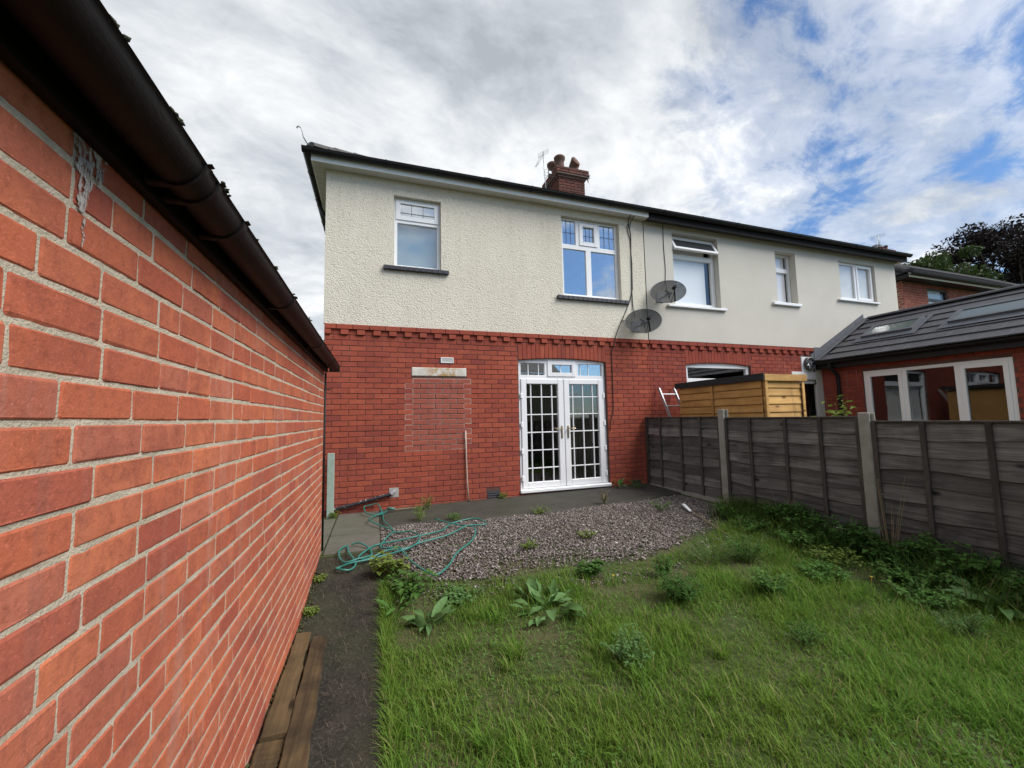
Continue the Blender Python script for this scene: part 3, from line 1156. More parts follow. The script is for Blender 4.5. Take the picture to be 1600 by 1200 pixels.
# head follows the camber of the arch
N = 16
ring_a, ring_b = [], []
hv = []
for i in range(N + 1):
    x = 3.041 + (4.753 - 3.041) * i / N
    u = (x - 3.897) / .856
    hv.append((x, 2.563 + .048 * (1 - u * u)))
for i in range(N):
    (xa, za), (xb, zb) = hv[i], hv[i + 1]
    zl = 2.528
    f.add([(xa, y0 - .001, zl), (xb, y0 - .001, zl), (xb, y0 - .001, zb), (xa, y0 - .001, za), (xa, y0 + .06, zl), (xb, y0 + .06, zl)],
          [(0, 1, 2, 3), (0, 4, 5, 1)])
for (a, b) in ((3.545, 3.61), (4.14, 4.208)):
    f.box(a, b, y0 + .0015, y0 + .0685, 2.30, 2.54, .004)
fd = f.build('french_door', M_WHITE, house)
tag(fd, label='white plastic double French doors with small Georgian panes')
MB().frame(3.600, 4.150, 2.292, 2.574, y0 - .014, y0 + .04, .085, .068, .07, .07).build('top_casement', M_WHITE, fd)
for (a, b, xs_) in ((3.09, 3.55, [3.245, 3.44]), (3.68, 4.09, [3.872]), (4.20, 4.70, [4.262, 4.43])):
    pane(fd, a, b, 2.31, 2.535, y0 + .03, M_GLASS_UP)
    lead_lines(fd, a, b, 2.312, 2.533, 1, 1, y0 + .028, .014, M_WHITE, 'glazing_bar', xs_=xs_, zs_=[])
MB().box(3.022, 4.772, -.035, .10, .312, .372, .012).build('threshold', M_WHITE, fd)
ROWS = [.709, 1.012, 1.317, 1.624, 1.929]
for (a, b, ga, gb, vx, side) in ((3.088, 3.892, 3.19, 3.786, [3.278, 3.478, 3.675], 1), (3.902, 4.712, 4.01, 4.60, [4.086, 4.288, 4.486], -1)):
    lf = MB().frame(a, b, .376, 2.246, y0 - .018, y0 + .045, ga - a, b - gb, .478 - .376, 2.246 - 2.156, .008).build('door_leaf', M_WHITE, fd)
    xs3 = [ga - .004] + vx + [gb + .004]
    zs3 = [.474] + ROWS + [2.160]
    for i in range(4):
        for j in range(6):
            MB().box(xs3[i] + .0005, xs3[i + 1] - .0005, y0 + .02, y0 + .026, zs3[j] + .0005, zs3[j + 1] - .0005).build('pane', M_GLASS_DOOR, fd)
    for x in vx:
        MB().box(x - .009, x + .009, y0 + .003, y0 + .032, .476, 2.158, .003).build('glazing_bar', M_WHITE, fd)
    for z in ROWS:
        MB().box(ga - .002, gb + .002, y0 + .0045, y0 + .0305, z - .009, z + .009, .003).build('glazing_bar', M_WHITE, fd)
    hx = 3.838 if side == 1 else 3.960
    h = MB().box(hx - .016, hx + .016, y0 - .028, y0 - .016, 1.20, 1.42, .005)
    h.tube([(hx, y0 - .026, 1.375), (hx, y0 - .07, 1.375), (hx - side * .03, y0 - .075, 1.372), (hx - side * .125, y0 - .072, 1.366)], .009, 8)
    h.build('door_handle', M_BRASS, fd, smooth=True, auto=40)
    for z in (.55, 1.0, 1.45, 1.95):
        hxx = a + .004 if side == 1 else b - .002
        MB().box(hxx - .02, hxx + .02, y0 - .032, y0 - .012, z - .045, z + .045, .006).build('hinge', M_WHITE, fd)
cu = MB()
for i in range(14):
    t0, t1 = 4.02 + .045 * i, 4.02 + .045 * (i + 1)
    ya, yb = (.30, .36) if i % 2 else (.36, .30)
    cu.add([(t0, ya, .36), (t1, yb, .36), (t1, yb, 2.4), (t0, ya, 2.4)], [(0, 1, 2, 3)])
cu.build('curtain', plain_mat('curtain_dark', (.10, .085, .06), .9, .4, 4), fd)

# ------------------------------------------------------------------ neighbour windows
# N1: blind, top light propped open
f = MB()
y0 = .10
f.frame(N1[0] + .004, N1[1] - .004, N1[2] + .03, N1[3] - .004, y0, y0 + .065, .06, .085, .07, .045)
f.box(N1[0] + .05, N1[1] - .05, y0 + .001, y0 + .064, 4.80, 4.90, .004)
win = f.build('window', M_WHITE, nhouse)
pane(win, 6.46, 7.51, 3.86, 4.81, y0 + .03, M_GLASS)
MB().box(6.47, 7.40, y0 + .085, y0 + .09, 3.86, 5.2).build('blind', M_BLIND, win)
oc = MB().frame(6.425, 7.565, 0, .33, -.02, .03, .06, .06, .06, .055)
oc.box(6.48, 7.51, -.004, .004, .05, .28)
c_ = oc.build('open_casement', M_WHITE, win, base=(6.995, 0, .33))
c_.location = (6.995, y0 - .005, 5.225)
c_.rotation_euler = (rad(-27), 0, 0)
g_ = MB().box(6.484, 7.506, -.008, -.006, .055, .28).build('pane', plain_mat('tilted_glass', (.05, .055, .06), .08, spec=.6), win, base=(6.995, 0, .33))
g_.location = (6.995, y0 - .005, 5.225)
g_.rotation_euler = (rad(-27), 0, 0)
MB().box(6.20, 7.70, -.075, .10, 3.715, 3.764, .008).build('sill', M_WHITE, win)
# N2
f = MB()
y0 = .13
f.frame(N2[0] + .004, N2[1] - .004, N2[2] + .02, N2[3] - .004, y0, y0 + .065, .055, .055, .06, .04)
f.box(N2[0] + .05, N2[1] - .05, y0 + .001, y0 + .064, 4.80, 4.90, .004)
win = f.build('window', M_WHITE, nhouse)
pane(win, 9.29, 9.84, 4.09, 4.81, y0 + .03, M_GLASS)
pane(win, 9.29, 9.84, 4.89, 5.20, y0 + .03, M_GLASS)
MB().box(9.29, 9.76, y0 + .05, y0 + .055, 4.08, 5.21).build('blind', plain_mat('reflection_pink', (.84, .79, .80), .9), win)  # added sheet, coloured as the pinkish reflection in the panes
MB().box(9.06, 9.925, -.075, .13, 3.962, 4.029, .008).build('sill', M_WHITE, win)
# N3
f = MB()
y0 = .045
f.frame(N3[0] + .004, N3[1] - .004, N3[2] + .02, N3[3] - .004, y0, y0 + .065, .055, .055, .06, .05)
f.box(11.99, 12.075, y0 + .001, y0 + .064, 4.33, 5.20, .004)
win = f.build('window', M_WHITE, nhouse)
MB().frame(12.06, 12.64, 4.32, 5.205, y0 - .014, y0 + .04, .06).build('casement', M_WHITE, win)
pane(win, 11.40, 12.0, 4.34, 5.19, y0 + .03, M_GLASS)
pane(win, 12.11, 12.59, 4.37, 5.15, y0 + .03, M_GLASS)
MB().box(11.41, 12.62, y0 + .05, y0 + .055, 4.3, 5.19).build('blind', plain_mat('curtain_reflection_cream', (.80, .76, .70), .9, .3, 3), win)  # cream curtain sheet with the panes' pale reflections put into its colour
MB().box(11.21, 12.70, -.075, .05, 4.225, 4.269, .008).build('sill', M_WHITE, win)
# N4 wide arched ground-floor window
f = MB()
y0 = .05
f.box(N4[0] + .003, N4[0] + .075, y0, y0 + .07, N4[2], 2.58, .004)
f.box(N4[1] - .075, N4[1] - .003, y0, y0 + .07, N4[2], 2.58, .004)
f.box(N4[0] + .07, N4[1] - .07, y0 + .001, y0 + .069, 2.18, 2.30, .004)
f.box(N4[0] + .07, N4[1] - .07, y0 + .001, y0 + .069, N4[2], N4[2] + .08, .004)
for i in range(12):
    xa = N4[0] + .004 + (N4[1] - N4[0] - .008) * i / 12
    xb = N4[0] + .004 + (N4[1] - N4[0] - .008) * (i + 1) / 12
    ua, ub = [(x - 7.457) / .853 for x in (xa, xb)]
    za, zb = [2.568 + .05 * (1 - u * u) for u in (ua, ub)]
    f.add([(xa, y0 - .002, 2.52), (xb, y0 - .002, 2.52), (xb, y0 - .002, zb), (xa, y0 - .002, za), (xa, y0 + .06, 2.52), (xb, y0 + .06, 2.52)], [(0, 1, 2, 3), (0, 4, 5, 1)])
win = f.build('window', M_WHITE, nhouse)
pane(win, N4[0] + .06, N4[1] - .06, 2.29, 2.53, y0 + .03, M_GLASS)
pane(win, N4[0] + .06, N4[1] - .06, 1.32, 2.19, y0 + .03, M_GLASS)
MB().box(N4[0] + .06, N4[1] - .06, y0 + .10, y0 + .105, 1.3, 2.20).build('blind', M_BLIND, win)
# N5 narrow window with white panel and round fan
f = MB()
f.frame(N5[0], N5[1] - .004, N5[2], N5[3] - .002, y0, y0 + .065, .08, .08, .09, .08)
win = f.build('window', M_WHITE, nhouse)
pane(win, N5[0] + .075, N5[1] - .075, N5[2] + .08, N5[3] - .07, y0 + .03, M_GLASS)
MB().box(9.74, 10.02, y0 + .2, y0 + .21, 1.35, 2.25).build('curtain', M_CURTAIN, win)
MB().box(9.50, 10.445, -.018, .05, 2.302, 2.478, .006).build('header_panel', M_WHITE_D, win)
pn = MB().box(9.832, 10.196, -.014, .05, 2.481, 2.822, .006).build('vent_panel', M_WHITE_D, nhouse)
fan = MB()
cx, cz = 10.045, 2.66
for (r, ya, yb) in ((.155, -.075, -.014),):
    ring = []
    for (rr, yy) in ((r, -.014), (r, -.07), (r - .02, -.085), (r - .035, -.07), (r - .035, -.03)):
        ring.append([(cx + rr * math.cos(2 * math.pi * k / 24), yy, cz + rr * math.sin(2 * math.pi * k / 24)) for k in range(24)])
    b0 = len(fan.V)
    for rg in ring:
        fan.V += rg
    for i in range(len(ring) - 1):
        for k in range(24):
            k2 = (k + 1) % 24
            fan.F.append((b0 + i * 24 + k, b0 + i * 24 + k2, b0 + (i + 1) * 24 + k2, b0 + (i + 1) * 24 + k))
    fan.F.append(tuple(b0 + (len(ring) - 1) * 24 + k for k in range(24)))
fan.build('round_fan', plain_mat('fan_dark', (.07, .07, .075), .5), pn)
for k in range(8):
    a = 2 * math.pi * k / 8
    MB().tube([(cx + .03 * math.cos(a), -.045, cz + .03 * math.sin(a)), (cx + .115 * math.cos(a + .5), -.055, cz + .115 * math.sin(a + .5))], .011, 5).build('fan_blade', M_STEEL, pn)

# ------------------------------------------------------------------ eaves, gutters, roof
OV = .185
ZF0, ZF1 = ZS, ZS + .105


def half_round(path, r, mat, name, parent, thick=.004, lip=.006):
    """open half-round gutter along a straight horizontal path (2 points)"""
    a, b = Vector(path[0]), Vector(path[1])
    t = (b - a).normalized()
    side = Vector((t.y, -t.x, 0))
    rings = []
    n = 14
    for p in (a, b):
        ring = []
        for k in range(n + 1):
            an = math.pi + math.pi * k / n
            ring.append(p + side * (r * math.cos(an)) + Vector((0, 0, r * math.sin(an))))
        ring.append(p + side * (r + lip) + Vector((0, 0, .004)))
        for k in range(n, -1, -1):
            an = math.pi + math.pi * k / n
            ring.append(p + side * ((r - thick) * math.cos(an)) + Vector((0, 0, (r - thick) * math.sin(an) + .001)))
        ring.append(p + side * (-r - lip) + Vector((0, 0, .004)))
        rings.append(ring)
    return MB().sweep(rings, None).build(name, mat, parent, smooth=True, auto=50)


def gutter_band(p, t, r, w_, mat, name, parent):
    p = Vector(p)
    t = Vector(t)
    return half_round((p - t * w_ / 2, p + t * w_ / 2), r + .006, mat, name, parent, .006, .01)


# soffits and fascias
GY = -OV - .072
GZ = ZF1 + .012
sb = MB().box(-OV, X1, -OV, -.016, ZS - .001, ZS + .012)
sb.box(-OV, -.014, -.016, HD, ZS - .0005, ZS + .0115)
so_ = sb.build('soffit', M_SOFFIT, house)
gl_ = MB()
for i in range(36):
    x = -.1 + i * .162
    gl_.box(x - .002, x + .002, -OV + .002, -.02, ZS - .0025, ZS - .0012)
for i in range(20):
    y = .1 + i * .162
    gl_.box(-OV + .002, -.02, y - .002, y + .002, ZS - .0025, ZS - .0012)
gl_.build('soffit_joint', plain_mat('soffit_groove', (.38, .38, .37), .8), so_)
fb = MB().box(-OV - .016, X1 + .0, -OV - .016, -OV, ZF0 - .012, ZF1)
fb.box(-OV - .016, -OV, -OV, HD, ZF0 - .012, ZF1 - .001)
fb.build('fascia', M_WHITE, house)
MB().box(X1 - .014, X1 + .002, -OV - .014, -.02, ZF0 - .01, ZF1 - .003).build('fascia_end', M_WHITE, house)
gh = half_round(((-OV - .13, GY, GZ), (X1 + .0, GY, GZ)), .058, M_BLACK, 'gutter', house)
gs = half_round(((GY + .0, HD, GZ), (GY + .0, GY, GZ)), .058, M_BLACK, 'gutter', house)
for i in range(8):
    gutter_band((.05 + i * .80, GY, GZ), (1, 0, 0), .058, .022 if i != 3 else .12, M_BLACK, 'gutter_bracket', gh)
for i in range(7):
    gutter_band((GY, .35 + i * .85, GZ), (0, -1, 0), .058, .03, M_BLACK, 'gutter_bracket', gs)
MB().tube([(GY, 1.15, GZ - .05), (GY, 1.15, GZ - .12), (-.17, 1.15, GZ - .28), (-.075, 1.15, GZ - .42), (-.06, 1.15, .3)], .034, 10).build('downpipe', M_BLACK, house, smooth=True, auto=40)
MB().box(X1 + .004, X2 + OV, -OV, -.024, ZS - .002, ZS + .012).build('soffit', plain_mat('soffit_dark', (.07, .065, .06), .7), nhouse)
MB().box(X1 + .004, X2 + OV + .016, -OV - .018, -OV, ZF0 - .06, ZF1).build('fascia', plain_mat('fascia_black', (.012, .011, .011), .75, .3, 4, (.02, .019, .018), spec=.15), nhouse)
gn = half_round(((X1 + .003, GY, GZ), (X2 + OV + .05, GY, GZ)), .058, M_BLACK, 'gutter', nhouse)
for i in range(9):
    gutter_band((X1 + .3 + i * .93, GY, GZ), (1, 0, 0), .058, .03, M_BLACK, 'gutter_bracket', gn)
MB().box(X2 + OV - .12, X2 + OV + .02, -OV + .002, .3, ZS - .03, ZS + .08).build('eaves_corner', M_SOFFIT, nhouse)

# hipped roof over both halves
EZ = ZF1 + .035
EO = OV + .05
RY, RZ_ = HD / 2, EZ + math.tan(rad(29.5)) * (HD / 2 + EO)
hx = RY + EO
c1, c2, c3, c4 = (-EO, -EO, EZ), (X2 + EO, -EO, EZ), (X2 + EO, HD + EO, EZ), (-EO, HD + EO, EZ)
r1, r2 = (hx - EO, RY, RZ_), (X2 + EO - hx, RY, RZ_)
xm = X1
MB().add([c1, (xm, -EO, EZ), (xm, RY, RZ_), r1, c4, (xm, HD + EO, EZ), (-EO, -EO, EZ - .025), (xm, -EO, EZ - .025)],
         [(0, 1, 2, 3), (0, 3, 4), (4, 3, 2, 5), (0, 6, 7, 1)]).build('roof', M_SLATE_OLD, house, base=(2, 3, EZ))
roofn = MB().add([(xm, -EO, EZ), c2, r2, (xm, RY, RZ_), c3, (xm, HD + EO, EZ), (xm, -EO, EZ - .025), (X2 + EO, -EO, EZ - .025)],
         [(0, 1, 2, 3), (1, 4, 2), (4, 5, 3, 2), (0, 6, 7, 1)]).build('roof', M_SLATE_OLD, nhouse, base=(9, 3, EZ))
roofh = house
# eaves course of tiles, hip tiles and hip iron at the visible corner
et = None
tile_me = MB().box(-.088, .088, -.03, .30, -.006, .006, .003)
tile_mesh = mesh_from('eaves_tile', tile_me.V, tile_me.F, M_SLATE_OLD)
for i in range(34):
    x = -.15 + i * .18
    if x < X1 - .05:
        o = put('eaves_tile', tile_mesh, house, (x, -EO, EZ + .004 + random.uniform(-.002, .002)), (rad(29), 0, random.uniform(-.01, .01)))
for i in range(43):
    o = put('eaves_tile', tile_mesh, nhouse, (X1 + .05 + i * .18, -EO, EZ + .004 + random.uniform(-.002, .002)), (rad(29), 0, random.uniform(-.01, .01)))
hd = (Vector(r1) - Vector(c1))
for i in range(12):
    p = Vector(c1) + hd.normalized() * (.02 + i * .42)
    q = p + hd.normalized() * .45
    m_ = MB()
    rings = []
    sd_ = Vector((hd.y, -hd.x, 0)).normalized()
    for s_, pp in enumerate((p, q)):
        ring = []
        for k in range(9):
            an = math.pi * k / 8
            ring.append(pp + sd_ * (.115 * math.cos(an)) + Vector((0, 0, .095 * math.sin(an) - .01 + (.012 if s_ == 0 else 0))))
        rings.append(ring)
    m_.sweep(rings, None)
    m_.build('hip_tile', M_SLATE_OLD, house, smooth=True, auto=50)
hk = Vector(c1)
MB().tube([hk + Vector((.05, .05, .04)), hk + Vector((-.02, -.02, .07)), hk + Vector((-.055, -.055, .12)), hk + Vector((-.07, -.06, .20)),
           hk + Vector((-.09, -.07, .25)), hk + Vector((-.13, -.08, .255)), hk + Vector((-.14, -.08, .225))], .010, 6).build('hip_iron', M_STEEL, house, smooth=True)

# chimney on the party wall
CX0, CX1, CY0, CY1 = 5.40, 6.20, 3.0, 3.85
ch = MB().box(CX0 + .015, CX1 - .015, CY0 + .015, CY1 - .015, 6.4, 8.12)
ch.box(CX0 - .03, CX1 + .03, CY0 - .03, CY1 + .03, 8.12, 8.18)
ch.box(CX0 - .075, CX1 + .075, CY0 - .075, CY1 + .075, 8.18, 8.37)
chim = ch.build('chimney', plain_mat('chimney_mortar', (.16, .12, .10), .95, .6, 8), house)
bsC = BrickSet(.222, .068, .05, .006, .003, .008, 5, 5)
for k in range(20):
    z = 8.34 - k * G
    if z < 6.9:
        break
    ex = .09 if k < 2 else (.045 if k == 2 else 0)
    ph = .116 if k % 2 else 0
    for (l, r) in lay_course(CX0 - ex, CX1 + ex, PITCH_B, CX0 - ex + ph, .010):
        bsC.add(((l + r) / 2, CY0 - ex, z), 0, (r - l) / .222, 1, M_BRICK_C, random.uniform(-.01, .01))
    for (l, r) in lay_course(CY0 - ex, CY1 + ex, PITCH_B, CY0 - ex + .116 - ph, .010):
        bsC.add((CX0 - ex, (l + r) / 2, z), rad(-90), (r - l) / .222, 1, M_BRICK_C, random.uniform(-.01, .01))
        bsC.add((CX1 + ex, (l + r) / 2, z), rad(90), (r - l) / .222, 1, M_BRICK_C)
bsC.emit(chim, 290)
fl_ = MB()
fl_.add([(CX0 - .05, CY0 - .05, 8.37), (CX1 + .05, CY0 - .05, 8.37), (CX1 + .05, CY1 + .05, 8.37), (CX0 - .05, CY1 + .05, 8.37), (5.6, 3.3, 8.43), (6.05, 3.3, 8.43), (6.05, 3.6, 8.43), (5.6, 3.6, 8.43)],
        [(0, 1, 5, 4), (1, 2, 6, 5), (2, 3, 7, 6), (3, 0, 4, 7), (4, 5, 6, 7)])
fl_.build('flaunching', M_CONC, chim)
pot = [(.135, 0), (.13, .22), (.12, .33), (.135, .345), (.135, .37), (.155, .39), (.16, .45), (.135, .475), (.11, .47), (.10, .3)]
MB().lathe(pot, (5.56, 3.24, 8.38), 18).build('chimney_pot', M_POT, chim, smooth=True, auto=50)
MB().lathe([(r * .95, z * 1.05) for r, z in pot], (5.50, 3.60, 8.38), 18).build('chimney_pot', M_POT, chim, smooth=True, auto=50)
MB().lathe([(r * .9, z * .85) for r, z in pot], (6.06, 3.30, 8.38), 18).build('chimney_pot', M_POT, chim, smooth=True, auto=50)
# cowl leaning off the third pot
MB().tube([(6.0, 3.33, 8.45), (6.0, 3.33, 8.60), (6.01, 3.31, 8.70), (6.03, 3.25, 8.76), (6.05, 3.19, 8.80), (6.06, 3.17, 8.81)], .11, 14, radii=[.13, .115, .11, .125, .155, .13]).build('chimney_cowl', M_POT, chim, smooth=True, auto=50)
mz = MB()
for i in range(22):
    a = random.uniform(0, 6.28)
    mz.tube([(CX1 + .06, CY0 - .03, 8.20), (CX1 + .06 + random.uniform(0, .1), CY0 - .05 + random.uniform(-.08, .05), 8.2 + random.uniform(-.15, .12))], .008, 4, radii=[.012, .003])
mz.build('chimney_weed', plain_mat('dry_weed', (.06, .05, .025), .9), chim)
# ------------------------------------------------------------------ garage with the long brick side wall
GX = .2068
GYC = -1.751
GG = .079
GPITCH = .2275
garage = empty('garage', (-1.3, -5.0, .05), 'red brick garage with pale mortar and black gutter along the left side', 'garage')
YB = -9.6
# mortar bed, with slightly uneven surface
for (ya0, ya1, ny, nz_) in ((-5.75, GYC + .003, 500, 270), (YB, -5.75, 60, 40)):
    ya = np.linspace(ya0, ya1, ny)
    za = np.linspace(-.1, 2.13, nz_)
    Y_, Z_ = np.meshgrid(ya, za, indexing='ij')
    X_ = GX - .0009 + (fbm(Y_, Z_, 9, 11) - .5) * .0022 + (fbm(Y_, Z_, 45, 12) - .5) * .0020
    I = np.arange(ny * nz_).reshape(ny, nz_)
    F_ = np.stack([I[:-1, :-1], I[1:, :-1], I[1:, 1:], I[:-1, 1:]], -1).reshape(-1, 4)
    put('mortar_bed', np_mesh('mortar_bed', np.stack([X_, Y_, Z_], -1).reshape(-1, 3), F_, M_MORT_G, True), garage)
MB().add([(GX - .006, GYC, -.1), (GX - .006, GYC, 2.13), (-2.8, GYC, 2.13), (-2.8, GYC, -.1)], [(0, 1, 2, 3)]).build('end_wall', M_BRICK_G, garage)
bsG = BrickSet(GPITCH - .0065, GG - .0100, .05, .0014, .0018, .0045, 14, 3, crown=.0012, inset=.0040)
zc = 1.9784 + GG / 2 + GG
row = 0
z = zc
while z > -.05:
    rr = random.Random(row * 3 + 1)
    ph = GYC + (.0 if row % 2 else -GPITCH / 2) + rr.uniform(-.012, .012)
    y = GYC - .003
    end = ph
    first = True
    cur = GYC - .002
    # lay from the corner back towards the camera, with an odd closer brick here and there
    if row % 2:
        nxt = cur - GPITCH / 2
    else:
        nxt = cur - GPITCH
    while cur > YB:
        l = cur - nxt - .0070
        cy_ = (cur + nxt) / 2
        bsG.add((GX + rr.uniform(-.0008, .0018), cy_, z + rr.uniform(-.001, .001)), rad(90), l / bsG.size[0], 1 + rr.uniform(-.02, .01), M_BRICK_G, rr.uniform(-.005, .005))
        cur = nxt
        q = rr.random()
        nxt = cur - (GPITCH if q > .10 else (GPITCH * .5 if q > .05 else GPITCH * .72)) - rr.uniform(-.003, .003)
    z -= GG
    row += 1
bsG.emit(garage, 297)
# plinth-level damp mortar fillet
# eaves of the garage
MB().box(GX + .004, GX + .026, YB, GYC + .10, 2.112, 2.225).build('fascia', M_BROWN, garage)
MB().box(GX - .06, GX + .003, YB, GYC + .03, 2.128, 2.20).build('wall_plate', M_BATTEN, garage)
gg_ = half_round(((GX + .086, GYC + .16, 2.178), (GX + .086, YB, 2.186)), .055, M_BROWN, 'gutter', garage)
MB().box(GX + .032, GX + .140, GYC + .158, GYC + .166, 2.125, 2.185, .02).build('gutter_end', M_BROWN, gg_)
for (yy, w_) in ((-5.25, .020), (-5.33, .020), (-5.04, .03), (-4.25, .03), (-3.15, .03), (-2.2, .03), (-6.3, .03)):
    gutter_band((GX + .086, yy, 2.182), (0, -1, 0), .055, w_, M_BROWN, 'gutter_bracket', gg_)
    MB().box(GX + .026, GX + .075, yy - .012, yy + .012, 2.122, 2.16, .004).build('bracket_arm', M_BROWN, gg_)
MB().add([(GX + .11, GYC + .12, 2.232), (GX + .11, YB, 2.232), (-1.3, YB, 3.12), (-1.3, GYC + .12, 3.12), (-2.9, YB, 2.232), (-2.9, GYC + .12, 2.232)],
         [(0, 3, 2, 1), (3, 5, 4, 2)]).build('roof', M_SLATE_OLD, garage)
MB().add([(GX - .02, GYC + .05, 2.13), (-1.3, GYC + .05, 3.09), (-2.8, GYC + .05, 2.13)], [(0, 1, 2)]).build('gable', M_BRICK_G, garage)
gt = MB().box(-.08, .085, -.150, .150, -.008, .008, .006)
gt_me = mesh_from('roof_tile', gt.V, gt.F, M_SLATE_OLD)
i = 0
yy = GYC + .0
while yy > YB:
    for rowi in range(3):
        xx = GX + .048 - rowi * .155
        zz_ = 2.245 + rowi * .098
        put('roof_tile', gt_me, garage, (xx, yy, zz_ + random.uniform(-.004, .004)), (random.uniform(-.02, .02), rad(31) + random.uniform(-.03, .03), random.uniform(-.02, .02)))
    yy -= .315
# moss along the tile edges
icoM = np.array([(0, 0, 1), (.894, 0, .447), (.276, .851, .447), (-.724, .526, .447), (-.724, -.526, .447), (.276, -.851, .447),
                 (.724, .526, -.447), (-.276, .851, -.447), (-.894, 0, -.447), (-.276, -.851, -.447), (.724, -.526, -.447), (0, 0, -1)])
icoMf = np.array([(0, 1, 2), (0, 2, 3), (0, 3, 4), (0, 4, 5), (0, 5, 1), (1, 6, 2), (2, 7, 3), (3, 8, 4), (4, 9, 5), (5, 10, 1),
                  (2, 6, 7), (3, 7, 8), (4, 8, 9), (5, 9, 10), (1, 10, 6), (11, 7, 6), (11, 8, 7), (11, 9, 8), (11, 10, 9), (11, 6, 10)])
V = []
for yc, n_, s_ in ((-5.60, 10, .7), (-5.42, 12, .8), (-5.16, 26, 1.1), (-4.8, 12, .8), (-4.5, 16, .9), (-4.1, 16, .9), (-3.6, 14, .9), (-3.0, 14, .9), (-2.3, 18, 1.1)):
    c = np.array([GX + .105, yc, 2.232])
    for q in range(n_):
        p = c + np.clip(RNG.normal(0, 1, 3), -1.6, 1.6) * np.array([.012, .032, .004]) * s_
        V.append(p + icoM * RNG.uniform(.6, 1.2, (12, 1)) * RNG.uniform(.005, .011) * np.array([1, 1, .7]))
nm = len(V)
VV = np.concatenate(V)
FF = (icoMf[None] + (np.arange(nm) * 12)[:, None, None]).reshape(-1, 3)
tag(put('moss', np_mesh('moss', VV, FF, M_MOSS, True), garage), kind='stuff')
# moss and dirt where the wall meets the path
V = []
for q in range(900):
    yq = RNG.uniform(-5.6, -1.8)
    if fbm(np.array(yq), np.array(.3), 2.2, 61) < .42:
        continue
    p = np.array([GX + .004 + abs(RNG.normal(0, .022)), yq, float(zg(.21, yq)) + .026 + abs(RNG.normal(0, .008))])
    V.append(p + icoM * RNG.uniform(.6, 1.2, (12, 1)) * RNG.uniform(.004, .012) * np.array([1, 1.4, .7]))
FF = (icoMf[None] + (np.arange(len(V)) * 12)[:, None, None]).reshape(-1, 3)
tag(put('moss', np_mesh('moss', np.concatenate(V), FF, plain_mat('moss_soil', (.060, .062, .022), 1.0, .8, 14, (.04, .028, .016), 150, .8, .008), True), garage), kind='stuff')
# bird lime / white runs below the gutter leak
lk = MB()
for (yc, zt, zb, w_) in ((-5.475, 2.11, 1.975, .034), (-5.435, 2.11, 2.045, .022), (-5.47, 2.045, 1.91, .008)):
    n_ = 12
    pts = []
    for k in range(n_ + 1):
        t = k / n_
        pts.append((yc + random.uniform(-.006, .006), zt + (zb - zt) * t, w_ * (1 - .75 * t) * random.uniform(.7, 1.2)))
    for k in range(n_):
        (ya_, z_a, wa), (yb_, z_b, wb) = pts[k], pts[k + 1]
        lk.add([(GX + .0040, ya_ - wa, z_a), (GX + .0040, ya_ + wa, z_a), (GX + .0040, yb_ + wb, z_b), (GX + .0040, yb_ - wb, z_b),
                (GX + .0052, ya_, z_a), (GX + .0052, yb_, z_b)], [(0, 3, 5, 4), (4, 5, 2, 1)])
lk.build('lime_stain', M_LIME, garage)
# thin black pipe clipped to the far corner of the garage
MB().tube([(GX + .012, GYC + .022, 2.10), (GX + .012, GYC + .022, .25)], .010, 6).build('corner_pipe', M_BLACK, garage, smooth=True)
MB().tube([(GX - .02, GYC + .02, 1.92), (GX + .05, GYC + .03, 1.915), (GX + .065, GYC + .03, 1.93)], .006, 5).build('wall_hook', M_BLACK, garage, smooth=True)

# ------------------------------------------------------------------ neighbour's single-storey extension
EX = 10.45
EYF = -4.6
ext = empty('house_extension', (11.9, -2.3, .2), 'single-storey brick extension with dark tiled roof, rooflights and white windows', 'building')
EW = (-2.94, -.822, 1.02, 2.408)   # window opening y0,y1,z0,z1


def x_facade(parent, name, mat, x, y0, y1, z0, z1, ops, depth):
    mb = MB()
    ysx = sorted({y0, y1, *[v for o in ops for v in o[:2]]})
    zsx = sorted({z0, z1, *[v for o in ops for v in o[2:]]})
    for a, b in zip(ysx, ysx[1:]):
        for c, d in zip(zsx, zsx[1:]):
            if any(o[0] < (a + b) / 2 < o[1] and o[2] < (c + d) / 2 < o[3] for o in ops):
                continue
            mb.add([(x, a, c), (x, a, d), (x, b, d), (x, b, c)], [(0, 1, 2, 3)])
    for (a, b, c, d) in ops:
        q = x + depth
        mb.add([(x, a, c), (q, a, c), (q, a, d), (x, a, d)], [(0, 1, 2, 3)])
        mb.add([(x, b, c), (x, b, d), (q, b, d), (q, b, c)], [(0, 1, 2, 3)])
        mb.add([(x, a, d), (q, a, d), (q, b, d), (x, b, d)], [(0, 1, 2, 3)])
        mb.add([(x, a, c), (x, b, c), (q, b, c), (q, a, c)], [(0, 1, 2, 3)])
    return mb.build(name, mat, parent)


x_facade(ext, 'mortar_bed', M_MORT_H, EX + .006, EYF, -.024, .1, 2.72, [EW], .12)
bsE = BrickSet(.222, G - .008, .05, .003, .0015, .006, 5, 7)
z = 2.66
c = 0
while z > .9:
    bl = [(EW[0] - .004, EW[1] + .004)] if EW[2] < z < EW[3] + .02 else []
    for (l, r) in lay_course(EYF, -.026, PITCH_B, EYF + (.116 if c % 2 else 0), .009, bl):
        bsE.add((EX, (l + r) / 2, z), rad(-90), (r - l) / .222, 1, M_BRICK_N)
    z -= G
    c += 1
bsE.emit(ext, 290)
MB().add([(EX + .01, EYF, .1), (13.5, EYF, .1), (13.5, EYF, 2.7), (EX + .01, EYF, 2.7), (12.1, EYF, 3.75)], [(0, 1, 2, 4, 3)]).build('end_wall', M_BRICK_N, ext)
